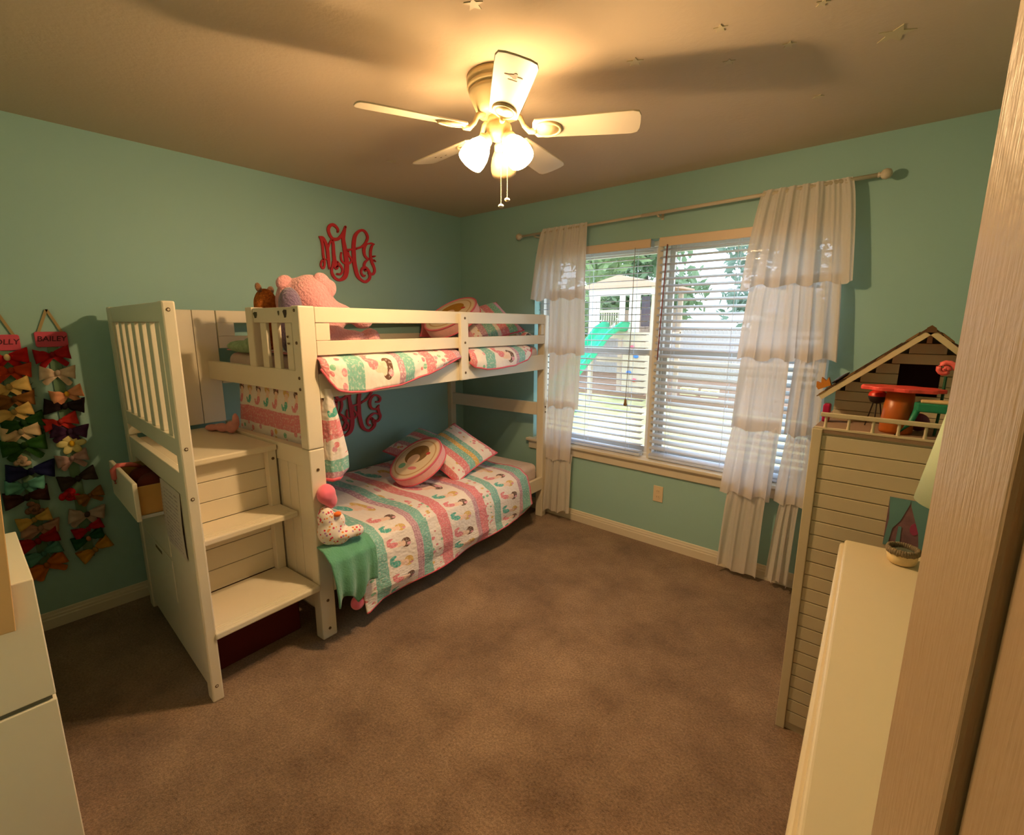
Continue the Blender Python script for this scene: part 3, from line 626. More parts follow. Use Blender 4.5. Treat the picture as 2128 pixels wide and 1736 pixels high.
def ribbon(mb, pts, x0, x1):
    P_ = []
    n = len(pts)
    for i in range(n - 1):                         # Catmull-Rom through the stroke points
        p = [pts[max(i - 1, 0)], pts[i], pts[i + 1], pts[min(i + 2, n - 1)]]
        for k in range(4):
            t = k / 4
            P_.append(tuple(.5 * ((2 * p[1][j]) + (p[2][j] - p[0][j]) * t + (2 * p[0][j] - 5 * p[1][j] + 4 * p[2][j] - p[3][j]) * t * t + (3 * p[1][j] - p[0][j] - 3 * p[2][j] + p[3][j]) * t ** 3) for j in range(3)))
    P_.append(pts[-1]); k = len(P_); vs = []
    for i, q in enumerate(P_):
        a, c = P_[max(i - 1, 0)], P_[min(i + 1, k - 1)]; d = Vector((c[0] - a[0], c[1] - a[1])); d = d.normalized() if d.length else Vector((1, 0)); nn = Vector((-d.y, d.x)) * q[2] * .5
        for s_ in (1, -1):
            for x in (x0, x1): vs.append((x, (q[0] + s_ * nn.x) / 1000, (q[1] + s_ * nn.y) / 1000))
    fs = []
    for i in range(k - 1):
        o = 4 * i; fs += [(o, o + 4, o + 5, o + 1), (o + 2, o + 3, o + 7, o + 6), (o + 1, o + 5, o + 7, o + 3), (o, o + 2, o + 6, o + 4)]
    fs += [(0, 1, 3, 2), (4 * k - 4, 4 * k - 2, 4 * k - 1, 4 * k - 3)]
    mb.add(vs, fs)
    for q in (P_[0], P_[-1]):
        r = q[2] * .5 / 1000; mb.prism([(q[0] / 1000 + r * math.cos(t), q[1] / 1000 + r * math.sin(t)) for t in [2 * math.pi * j / 10 for j in range(10)]], 0, x0, x1)
mat('red_wood', (196, 42, 50), .5, .4)
for strokes, z, y, lab in ((MH + MMJ, 1.98, -1.1, 'red cut-out wooden monogram on the teal wall above the upper bunk'), (MH + MBG, .862, -1.13, 'red cut-out wooden monogram on the wall inside the lower bunk')):
    mb = MB()
    for s_ in strokes: ribbon(mb, s_, 0.0, .010 + .0002 * random.random())
    tag(mb.build('wall_monogram', 'red_wood', loc=(.004, y, z)), lab, 'wall sign')

# ---------------------------------------------------------------- hair bow hangers and bows
mat('plaque_pink', (206, 76, 100), .6); mat('ribbon_tan', (170, 148, 104), .8); mat('ink_brown', (90, 34, 50), .8)
def text_mesh(txt, size, m, parent, mtx):
    cu = bpy.data.curves.new('lettering', 'FONT'); cu.body = txt; cu.size = size; cu.align_x = 'CENTER'; cu.align_y = 'CENTER'; cu.extrude = .0006; cu.shear = .15; cu.offset = .0004
    o = bpy.data.objects.new('lettering', cu); COL.objects.link(o); dg = bpy.context.evaluated_depsgraph_get()
    me = bpy.data.meshes.new_from_object(o.evaluated_get(dg)); bpy.data.objects.remove(o)
    q = bpy.data.objects.new('lettering', me); COL.objects.link(q); me.materials.clear(); me.materials.append(MATS[m]); q.parent = parent; q.matrix_local = mtx; return q
def hanger(y, ztop, label, txt, seed):
    T = thing('bow_hanger', label, 'bow hanger', (.004, y, .3)); z = ztop - .3
    MB().prism([(y_, z_) for y_, z_ in ((-.058, z - .066), (-.052, z - .072), (.052, z - .072), (.058, z - .066), (.058, z - .006), (.052, z), (-.052, z), (-.058, z - .006))], 0, 0, .01).build('name_plaque', 'plaque_pink', T, bevel=.002)
    for s_ in (-1, 1): MB().add([(.004, s_ * .042 - .006, z - .005), (.004, s_ * .042 + .006, z - .005), (.004, .006, z + .105), (.004, -.006, z + .105)], [(0, 1, 2, 3)]).build('hanging_ribbon', 'ribbon_tan', T, solid=.002)
    MB().box(.001, .004, -.02, .02, .02, z - .05).build('bow_ribbon', mat('ribbon_green', (110, 140, 110), .8), T)
    text_mesh(txt, .034, 'ink_brown', T, Matrix.Translation((.0108, 0, z - .034)) @ Matrix(((0, 0, 1, 0), (1, 0, 0, 0), (0, 1, 0, 0), (0, 0, 0, 1))))
hanger(-2.727, 1.486, 'pink name plaque with ribbon strip of hair bows next to the bunk stairs', 'BAILEY', 1)
hanger(-2.893, 1.474, 'pink name plaque with ribbon strip of hair bows beside the white cabinet', 'MOLLY', 2)
BOWS = {}
def bow_mesh(kind):
    if kind in BOWS: return BOWS[kind]
    mb = MB()
    if kind == 'flower':
        for k in range(6):
            t = k * math.pi / 3; mb.ell((.008, .026 * math.cos(t), .026 * math.sin(t)), (.006, .022, .014), Matrix.Rotation(t, 3, 'X'), 12, 8)
    elif kind == 'rose':
        for k in range(7):
            t = k * 2.4; r = .006 + .004 * k; mb.ell((.016 - .0015 * k, r * math.cos(t), r * math.sin(t)), (.008, .016, .012), Matrix.Rotation(t + 1.2, 3, 'X'), 10, 8)
    elif kind == 'spiky':
        for k in range(14):
            t = k * 2 * math.pi / 14; c, s_ = math.cos(t), math.sin(t); l = .042 + .012 * (k % 3)
            mb.add([(.006, .006 * c - .005 * s_, .006 * s_ + .005 * c), (.006, .006 * c + .005 * s_, .006 * s_ - .005 * c), (.016 + .004 * (k % 2), l * c, l * s_), (.012, .006 * c, .006 * s_)], [(0, 1, 2), (0, 2, 3), (1, 3, 2)])
    else:
        for s_ in (-1, 1):                         # two puffed loops, the ribbon curling from the knot and back
            def lp(a, c, s_=s_):
                th = 2 * math.pi * a; w = .014 + .016 * math.sin(math.pi * min(1, a if a < .5 else 1 - a) ) * 1.0
                r = math.sin(th / 2); y = s_ * (.006 + .05 * r); x = .010 + .015 * math.sin(th) * (1 if a < 1 else 0)
                zc = (c - .5) * 2 * (.008 + .020 * r) * (1 + .12 * math.sin(7 * c))
                return (x + .004 * math.sin(9 * c) * r, y, zc + .004 * s_)
            mb.grid(lp, 18, 8)
            if kind != 'plain':
                def tl(a, c, s_=s_): return (.006 + .003 * math.sin(6 * a), s_ * (.004 + .034 * a) + (c - .5) * .018, -.004 - .046 * a + (.006 if c in (0, 1) else 0) * a + (c - .5) * s_ * .012)
                mb.grid(tl, 6, 3)
            mb.ell((.008, s_ * .03, 0), (.007, .021, .017), None, 10, 8)
    o = mb.build('hair_bow', 'plaque_pink', smooth=True); kn = MB().ell((.018, 0, 0), (.008, .009, .012), None, 10, 8).build('knot', 'plaque_pink', o, smooth=True)
    BOWS[kind] = (o.data, kn.data); bpy.data.objects.remove(kn); bpy.data.objects.remove(o); return BOWS[kind]
def bow(kind, col, y, z, sc, rot, label, kcol=None, x=.012):
    me, kn = bow_mesh(kind); o = bpy.data.objects.new('hair_flower' if kind in ('flower', 'rose') else 'hair_bow', me); COL.objects.link(o)
    o.location = (x, y, z); o.scale = (sc * 1.0, sc * 1.16, sc * 1.2); o.rotation_euler = (math.radians(rot), 0, 0)
    def setm(q, c):
        nm = 'bow_%d_%d_%d' % c; q.material_slots[0].link = 'OBJECT'; q.material_slots[0].material = mat(nm, c, .7, .25, var=(70, .18))
    setm(o, col); k = bpy.data.objects.new('knot', kn); COL.objects.link(k); k.parent = o; setm(k, kcol or tuple(int(v * .8) for v in col))
    return tag(o, label, 'hair bow', 'hair bows on the hangers')
RB = [('bow', (170, 14, 22), -2.735, 1.378, 1.0, 4, 'crimson satin hair bow under the plaque next to the bunk stairs'), ('bow', (226, 196, 172), -2.728, 1.290, 1.0, -6, 'cream hair bow below the crimson bow near the bunk stairs'),
      ('bow', (238, 160, 120), -2.709, 1.185, .95, 8, 'peach hair bow with a yellow centre near the bunk stairs', (220, 160, 40)), ('plain', (34, 14, 22), -2.724, 1.125, 1.15, -8, 'black wide hair bow below the peach bow'),
      ('bow', (206, 50, 40), -2.748, 1.052, 1.0, 6, 'coral red hair bow between black and purple bows'), ('bow', (72, 34, 72), -2.722, 1.000, 1.05, -14, 'deep purple hair bow above the daisy clip'),
      ('flower', (240, 220, 150), -2.722, .936, 1.05, 0, 'pale yellow daisy hair clip on the strip by the stairs', (220, 170, 30)), ('bow', (190, 150, 146), -2.730, .862, .95, 5, 'dusty mauve hair bow below the daisy clip'),
      ('plain', (58, 44, 38), -2.723, .755, 1.15, 8, 'charcoal velvet hair bow on the strip by the stairs'), ('rose', (196, 20, 24), -2.765, .676, 1.0, 0, 'red rosette hair clip beside the tan bow'),
      ('bow', (150, 98, 44), -2.687, .655, .85, 10, 'tan brown hair bow beside the red rosette'), ('bow', (190, 164, 150), -2.712, .560, 1.1, -10, 'grey patterned hair bow with white tails below the tan bow', (80, 60, 54)),
      ('plain', (180, 24, 36), -2.716, .478, .95, 14, 'thin red hair bow above the dark green bow'), ('plain', (30, 84, 54), -2.722, .428, 1.0, 10, 'dark green hair bow above the gold bow', (190, 120, 80)), ('plain', (202, 140, 30), -2.704, .362, 1.1, 22, 'golden hair bow at the bottom of the strip by the stairs')]
LB = [('bow', (190, 16, 14), -2.888, 1.372, 1.1, 0, 'bright red hair bow under the plaque beside the white cabinet', (236, 200, 150)), ('bow', (196, 64, 22), -2.884, 1.312, 1.05, -6, 'burnt orange hair bow below the bright red bow'),
      ('bow', (226, 186, 110), -2.900, 1.238, 1.1, 5, 'straw yellow hair bow above the brown bow'), ('spiky', (76, 64, 78), -2.855, 1.205, .8, 0, 'grey fringed hair clip beside the straw yellow bow'), ('bow', (140, 88, 36), -2.890, 1.180, 1.05, -4, 'caramel brown hair bow below the fringed clip'),
      ('bow', (222, 182, 108), -2.900, 1.120, 1.0, 8, 'pale gold hair bow above the leafy green bow'), ('bow', (34, 76, 28), -2.876, 1.066, 1.15, 5, 'leaf green hair bow behind the ivory bow'), ('bow', (228, 196, 156), -2.890, 1.024, 1.05, 0, 'ivory hair bow between two green bows'),
      ('bow', (40, 84, 26), -2.888, .960, 1.2, 0, 'wide green hair bow below the ivory bow'), ('rose', (222, 186, 160), -2.905, .880, .75, 0, 'pearl rosette hair clip above the navy bow'), ('plain', (24, 26, 76), -2.883, .830, 1.3, -6, 'navy blue hair bow below the pearl clip'),
      ('bow', (96, 160, 144), -2.910, .768, 1.05, -5, 'aqua hair bow between navy and chocolate bows'), ('plain', (58, 26, 18), -2.913, .706, 1.2, 0, 'chocolate brown hair bow below the aqua bow'), ('rose', (134, 92, 70), -2.896, .638, .85, 0, 'brown swirl rosette hair clip below the chocolate bow'),
      ('plain', (214, 170, 84), -2.903, .590, .95, 8, 'butter yellow hair bow below the brown rosette'), ('bow', (186, 140, 120), -2.887, .540, 1.05, -8, 'dusty pink hair bow below the butter yellow bow'), ('plain', (160, 20, 18), -2.905, .480, 1.2, 8, 'dark red wide hair bow above the teal bow'),
      ('plain', (90, 146, 136), -2.893, .410, 1.05, 14, 'teal green hair bow above the orange bow'), ('bow', (206, 110, 16), -2.890, .345, 1.15, 16, 'orange hair bow at the bottom of the strip beside the cabinet')]
for i, r in enumerate(RB + LB): bow(*r[:7], kcol=r[7] if len(r) > 7 else None, x=.010 + .004 * (i % 3))

# ---------------------------------------------------------------- small things on the stairs
def paper_mat():
    m, t, bs = nt('printed_paper'); uvn = N(t, 'ShaderNodeUVMap'); sp = N(t, 'ShaderNodeSeparateXYZ'); L(t, uvn.outputs[0], sp.inputs[0]); u, v = sp.outputs[0], sp.outputs[1]
    row = mth(t, 'MODULO', mth(t, 'MULTIPLY', v, 17), 1); ink = mth(t, 'LESS_THAN', row, .42)
    n = N(t, 'ShaderNodeTexNoise'); n.inputs['Scale'].default_value = 34; L(t, uvn.outputs[0], n.inputs[0])
    ink = mth(t, 'MULTIPLY', ink, mth(t, 'GREATER_THAN', n.outputs[0], .47))
    for op, x, th in (('GREATER_THAN', u, .1), ('LESS_THAN', u, .86), ('GREATER_THAN', v, .06), ('LESS_THAN', v, .93)): ink = mth(t, 'MULTIPLY', ink, mth(t, op, x, th))
    L(t, mixc(t, ink, srgb((206, 192, 182)), srgb((160, 142, 138))), bs.inputs['Base Color']); bs.inputs['Roughness'].default_value = .9
paper_mat()
def paper(u0, u1, z0, z1, y, label):
    mb = MB(xf=EX); mb.grid(lambda a, c: (lerp(u0, u1, a), y - .004 * math.sin(math.pi * c) - .003 * a * (1 - c), lerp(z0, z1, c)), 8, 10)
    tag(onbed(mb.build('paper_sheet', 'printed_paper', solid=.0008)), label, 'paper')
paper(-.40, -.12, .585, .872, .0045, 'printed list sheet taped to the stair end beside the open drawer'); paper(-.43, -.30, .60, .868, .0058, 'second printed sheet half hidden under the taped list')
MB_ = thing('drawer_clothes', 'dark red and brown clothes stuffed in the open stair drawer', 'clothes', BO, BR)
def eb(c): return EX(Vector(c))
blob('folds', mat('drawer_cloth', (104, 34, 26), .9, var=(14, .4)), [(eb((-.78, .02, .80)), (.10, .07, .045)), (eb((-.60, .03, .80)), (.12, .08, .05)), (eb((-.70, .14, .80)), (.17, .10, .04))], MB_, .012)
pr = MB(xf=EX); pr.tube([(-.78, .0, .85), (-.76, -.04, .872), (-.75, -.088, .878), (-.75, -.108, .86), (-.755, -.106, .82), (-.77, -.103, .79)], [.008, .011, .011, .012, .011, .005], 8)
tag(onbed(pr.build('pink_hair_tie', mat('pink_tie', (232, 120, 116), .8), smooth=True)), 'pink ribbon hooked over the front of the open stair drawer', 'ribbon')
o = onbed(blob('crumpled_cloth', mat('cloth_dusty_pink', (214, 150, 146), .9, var=(30, .25)), [((-.86, .44, .968), (.05, .035, .018)), ((-.78, .46, .975), (.06, .03, .024)), ((-.70, .47, .985), (.04, .025, .034)), ((-.66, .48, 1.02), (.02, .018, .05))], None, .009)); tag(o, 'crumpled dusty pink cloth at the back of the top stair platform', 'cloth')
SB = onbed(thing('storage_box', 'dark maroon storage box tucked under the bottom stair tread', 'box'))
MB().box(-.58, -.18, .10, .485, .001, .215).build('box_body', mat('maroon_board', (88, 26, 24), .7, .2, var=(6, .2)), SB, bevel=.006); MB().box(-.586, -.174, .094, .491, .216, .25).build('lid', 'maroon_board', SB, bevel=.005)

# ---------------------------------------------------------------- ceiling fan
FX, FY = 1.858, -1.566
def fan():
    T = thing('ceiling_fan', 'white five-blade ceiling fan with two lit frosted shades and one dark one', 'ceiling fan', (FX, FY, 0))
    MB().lathe([(.0, 2.4395), (.118, 2.4395), (.120, 2.418), (.113, 2.413), (.113, 2.409), (.119, 2.406), (.118, 2.398), (.108, 2.394), (.108, 2.390), (.113, 2.387), (.110, 2.376), (.100, 2.355), (.088, 2.330), (.080, 2.312), (.05, 2.306), (0, 2.306)], 48).build('motor_housing', mat('fan_cream', (206, 186, 140), .42, .5), T, smooth=True)
    MB().lathe([(0, 2.306), (.040, 2.306), (.044, 2.290), (.040, 2.282), (.046, 2.278), (.047, 2.245), (.040, 2.232), (.02, 2.222), (0, 2.220)], 32).build('switch_housing', 'fan_cream', T, smooth=True)
    for k in range(5):
        an = math.radians(-42 + 72 * k); R = Matrix.Rotation(an, 4, 'Z'); tl = math.tan(math.radians(13))
        def xf(v, R=R): return R @ Vector((v.x, v.y, v.z - tl * v.y * (1 if v.x > .12 else 0)))
        pts = [(.145, -.050), (.135, -.03), (.132, 0), (.135, .03), (.145, .050), (.30, .057), (.44, .062), (.50, .063), (.522, .056), (.530, .035), (.532, 0), (.530, -.035), (.522, -.056), (.50, -.063), (.44, -.062), (.30, -.057)]
        bl = MB(xf=xf).prism(pts[::-1], 2, 2.256, 2.262).build('blade', 'fan_white', T, bevel=.0015)
        a = MB(xf=xf); a.tube([(.06, 0, 2.308), (.085, 0, 2.30), (.10, 0, 2.27), (.12, 0, 2.250), (.145, 0, 2.249)], [.012, .010, .009, .010, .010], 10)
        n = 28; ring = [(.19 + .048 * math.cos(2 * math.pi * j / n), .038 * math.sin(2 * math.pi * j / n), 2.2535) for j in range(n + 1)]
        a.tube(ring, .006, 8, cap=False)
        a.prism([(.19 + .044 * math.cos(2 * math.pi * j / n), .034 * math.sin(2 * math.pi * j / n)) for j in range(n)], 2, 2.2515, 2.2555)
        a.build('blade_bracket', 'fan_cream', bl, smooth=True)
        if k == 0:
            c = MB(xf=xf)
            for x, y, r1, r2 in ((.425, 0, .013, .008), (.433, .006, .006, .010), (.424, -.017, .011, .003), (.424, .018, .010, .003), (.416, .004, .007, .005)): c.prism([(x + r2 * math.cos(t), y + r1 * math.sin(t)) for t in [2 * math.pi * j / 14 for j in range(14)]][::-1], 2, 2.2550, 2.2562)
            c.build('maker_emblem', mat('emblem_brown', (150, 98, 50), .6), bl); MB(xf=xf).box(.398, .401, -.014, .014, 2.2552, 2.2562).build('emblem_line', 'emblem_brown', bl)
        if k == 3:
            c = MB(xf=xf)
            for x, y in ((.40, .014), (.40, -.016), (.36, -.012)): c.prism([(x + .006 * math.cos(t), y + .004 * math.sin(t)) for t in [2 * math.pi * j / 8 for j in range(8)]][::-1], 2, 2.2550, 2.2562)
            c.build('mark', 'groove_dark', bl)
    def shade_mat(lit):
        m = bpy.data.materials.new('lit_shade' if lit else 'frosted_shade'); m.use_nodes = True; t = m.node_tree
        if lit:
            b_ = t.nodes['Principled BSDF']; b_.inputs['Base Color'].default_value = (.9, .85, .75, 1); b_.inputs['Emission Color'].default_value = LAMP_COL; b_.inputs['Emission Strength'].default_value = LAMP
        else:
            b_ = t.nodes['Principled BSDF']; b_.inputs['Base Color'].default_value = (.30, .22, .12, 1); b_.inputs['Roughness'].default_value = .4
        MATS[m.name] = m; return m.name
    lit, dark = shade_mat(True), shade_mat(False)
    for an, mm in ((0, lit), (-120, lit), (120, dark)):
        R = Matrix.Rotation(math.radians(an), 4, 'Z') @ Matrix.Translation((.042, 0, 2.236)) @ Matrix.Rotation(math.radians(-36), 4, 'Y')
        f_ = MB().lathe([(.008, .03), (.012, .02), (.014, 0), (.027, -.012), (.029, -.03), (.024, -.032)], 20, R).build('lamp_holder', 'fan_cream', T, smooth=True)
        MB().lathe([(.022, -.024), (.029, -.034), (.041, -.056), (.049, -.082), (.051, -.105), (.049, -.124)], 28, R).build('lamp_shade', mm, T, smooth=True, solid=.003)
        if mm == lit:
            ld = bpy.data.lights.new('bulb_light', 'POINT'); ld.energy = BULB; ld.color = LAMP_COL[:3]; ld.shadow_soft_size = .022
            lo = bpy.data.objects.new('bulb_light', ld); COL.objects.link(lo); lo.parent = T; lo.location = R @ Vector((0, 0, -.112))
    for (dx, dy, zb) in ((.016, -.004, 1.985), (.034, .012, 2.008)):
        c = MB()
        z = 2.222
        while z > zb: c.ell((dx, dy, z), (.0018, .0018, .0024), None, 6, 4); z -= .0052
        ch = c.build('pull_chain', mat('chain_gold', (220, 190, 130), .35, .5, metal=.4), T, smooth=True)
        MB().ell((dx, dy, zb), (.011, .011, .0075), None, 16, 10).build('pull_knob', 'fan_white', ch, smooth=True)
fan()
# glow stars stuck on the ceiling
mat('star_plastic', (206, 190, 150), .5)
for i, (x, y, r) in enumerate(((2.599, -1.353, .022), (2.559, -1.132, .022), (2.743, -1.116, .022), (3.013, -.966, .055), (2.306, -1.344, .03), (2.862, -1.289, .02), (2.09, -1.93, .03), (.768, -1.261, .03), (2.754, -.63, .022))):
    a0 = i * 1.3
    o = MB().prism([((r if j % 2 == 0 else r * .45) * math.cos(a0 + j * math.pi / 5), (r if j % 2 == 0 else r * .45) * math.sin(a0 + j * math.pi / 5)) for j in range(10)], 2, -.002, 0).build('glow_star', 'star_plastic', loc=(x, y, H - .0002))
    tag(o, 'large pale star sticker on the ceiling by the window corner' if r > .05 else 'small pale star sticker on the ceiling', 'star sticker', 'star stickers on the ceiling')

# ---------------------------------------------------------------- curtain rod, curtains, blinds, outlet
def rod():
    T = thing('curtain_rod', 'thin white curtain rod with ball ends above the window', 'curtain rod', (0, 0, 0))
    a, c = Vector((.744, -.07, 2.193)), Vector((2.948, -.07, 2.233))
    MB().tube([a, c], .0085, 12).build('rod', 'fan_white', T, smooth=True); MB().tube([a.lerp(c, .45), a.lerp(c, 1)], .0105, 12).build('rod_sleeve', 'fan_white', T, smooth=True)
    for p, s_ in ((a, -1), (c, 1)): MB().lathe([(.009, -.012), (.013, -.008), (.010, 0), (.02, .008), (.025, .022), (.02, .038), (.008, .045), (0, .046)], 18, Matrix.Translation(p) @ Matrix.Rotation(s_ * math.pi / 2, 4, 'Y')).build('finial', 'fan_white', T, smooth=True)
    for t in (.06, .5, .94):
        p = a.lerp(c, t); m_ = MB(); m_.box(p.x - .008, p.x + .008, -.004, 0, p.z - .03, p.z + .02); m_.box(p.x - .006, p.x + .006, -.066, -.004, p.z - .022, p.z - .012); m_.box(p.x - .006, p.x + .006, -.082, -.060, p.z - .016, p.z - .0105); m_.build('bracket', 'fan_white', T)
rod()
def curtain(label, tiers, seed):
    T = thing('ruffled_curtain', label, 'curtain', (0, 0, 0)); rnd = random.Random(seed)
    for k, (zt, zb, pieces) in enumerate(tiers):
        mb = MB()
        for (x0t, x1t, x0b, x1b, dz) in pieces:
            npl = max(3, int((x1b - x0b) / .066)); ph = rnd.random() * 6; jit = [rnd.uniform(.25, 1.3) for _ in range(npl + 2)]
            yb = -.072 - (.0 if k else .002)
            def fn(a, c, x0t=x0t, x1t=x1t, x0b=x0b, x1b=x1b, dz=dz, npl=npl, ph=ph, jit=jit):
                s_ = c ** .6; x = lerp(lerp(x0t, x1t, a), lerp(x0b, x1b, a), s_)
                q = a * npl; j = jit[int(q) % len(jit)]
                amp = lerp(.012 if k == 0 else .010, .036, c ** .8) * j
                y = -.074 - .012 * c - amp * (.5 + .5 * math.sin(2 * math.pi * q + ph + .8 * math.sin(3 * a + c))) - .008 * nz(x * 9, c * 2, seed) * c
                if k == 0: y += (.0 if c > .06 else 0)
                y -= .016 * math.exp(-((c - .0) / .10) ** 2) * (1 if k else 0) * -1
                y -= .0035 * math.sin(2 * math.pi * a * npl * 2.7 + 2 * ph) * (1 - .7 * c)
                z = lerp(zt, zb + dz * a, c) + .010 * math.sin(2 * math.pi * q * .5 + ph) * c + .006 * nz(x * 14, 0, k) * c
                return (x + .008 * math.sin(2 * math.pi * q + ph + 1.3) * c, y, z)
            mb.grid(fn, npl * 12, 22)
        mb.build('ruffle', 'curtain_white', T, smooth=True)
curtain('white ruffled curtain hanging between the bunk bed and the window', [
    (2.222, 1.71, [(.965, 1.342, .872, 1.345, 0)]), (1.78, 1.31, [(1.03, 1.33, 1.035, 1.348, .01)]), (1.37, .90, [(1.035, 1.32, 1.035, 1.312, .02)]), (.96, .485, [(1.02, 1.29, 1.03, 1.272, .02)]), (.55, .05, [(1.03, 1.26, 1.0, 1.27, .04)])], 3)
curtain('wide white ruffled curtain hanging beside the dollhouse', [
    (2.243, 1.735, [(2.444, 2.838, 2.378, 2.905, .01)]), (1.80, 1.342, [(2.43, 2.66, 2.384, 2.68, .0), (2.66, 2.84, 2.68, 2.872, .01)]), (1.41, .93, [(2.42, 2.66, 2.392, 2.655, .0), (2.69, 2.83, 2.675, 2.832, .01)]),
    (1.0, .53, [(2.41, 2.65, 2.364, 2.645, .0), (2.70, 2.81, 2.66, 2.825, 0)]), (.60, .05, [(2.41, 2.62, 2.378, 2.60, -.02), (2.70, 2.79, 2.66, 2.775, .0)])], 5)
def blind(x0, x1, tilt, label, cord):
    T = thing('window_blind', label, 'blind', (0, 0, 0)); yc = .032
    MB().box(x0 - .004, x1 + .004, -.006, .006, 2.022, 2.078).build('valance', mat('valance_paint', (232, 206, 178), .5), T, bevel=.004); MB().box(x0, x1, .008, .058, 2.03, 2.072).build('head_rail', 'slat_white', T)
    sl = MB().grid(lambda a, c: (lerp(-.5, .5, a), lerp(-.025, .025, c), .0022 * (1 - (2 * c - 1) ** 2)), 1, 6).build('slat', 'slat_white', T, smooth=True, solid=.0028)
    sl.scale = (x1 - x0, 1, 1); zs = [2.005 - .0452 * i for i in range(31)]
    for i, z in enumerate(zs):
        o = sl if i == 0 else dup(sl, T); o.location = ((x0 + x1) / 2, yc, z); o.rotation_euler = (math.radians(tilt + 1.5 * nz(z * 7, x0)), 0, math.radians(.15 * nz(z * 3, 4)))
    MB().box(x0, x1, yc - .026, yc + .026, .618, .636).build('bottom_rail', 'slat_white', T, bevel=.004)
    for f_ in (.12, .5, .88):
        x = lerp(x0, x1, f_); c = MB()
        for y in (yc - .027, yc + .027): c.box(x - .0012, x + .0012, y - .0008, y + .0008, .636, 2.03)
        c.build('ladder_cord', 'slat_white', T)
    if cord:
        c = MB().tube([(x1 - .10, -.012, 2.03), (x1 - .10, -.014, 1.5), (x1 - .115, -.014, 1.02)], .002, 6).build('lift_cord', mat('cord_grey', (150, 144, 132), .8), T)
        MB().lathe([(.002, .0), (.008, -.006), (.010, -.03), (.014, -.045), (.006, -.05)], 10, Matrix.Translation((x1 - .115, -.014, 1.02))).build('tassel', mat('tassel_tan', (150, 120, 80), .7), c, smooth=True)
    else:
        MB().tube([(x0 + .055, -.012, 2.03), (x0 + .035, -.014, 1.30)], .004, 6).build('tilt_wand', mat('wand_brown', (150, 84, 72), .5), T, smooth=True)
blind(.868, 1.772, 3, 'white slatted blind with open level slats in the window half near the bed', True)
blind(1.838, 2.795, 21, 'white slatted blind with tilted slats in the window half near the dollhouse', False)
O_ = thing('wall_outlet', 'cream electrical outlet plate on the wall under the window', 'outlet', (1.933, 0, .38))
MB().box(-.035, .035, -.006, 0, -.057, .057).build('cover_plate', mat('outlet_cream', (226, 206, 172), .4), O_, bevel=.003)
for z in (.02, -.02):
    r = MB().lathe([(0, .0085), (.016, .0085), (.017, .006)], 20, Matrix.Translation((0, 0, z)) @ Matrix.Rotation(math.pi / 2, 4, 'X')).build('receptacle', 'outlet_cream', O_)
    for x in (-.006, .006): MB().box(x - .001, x + .001, -.0092, -.0084, z - .004, z + .005).build('slot', 'dark_metal', r)

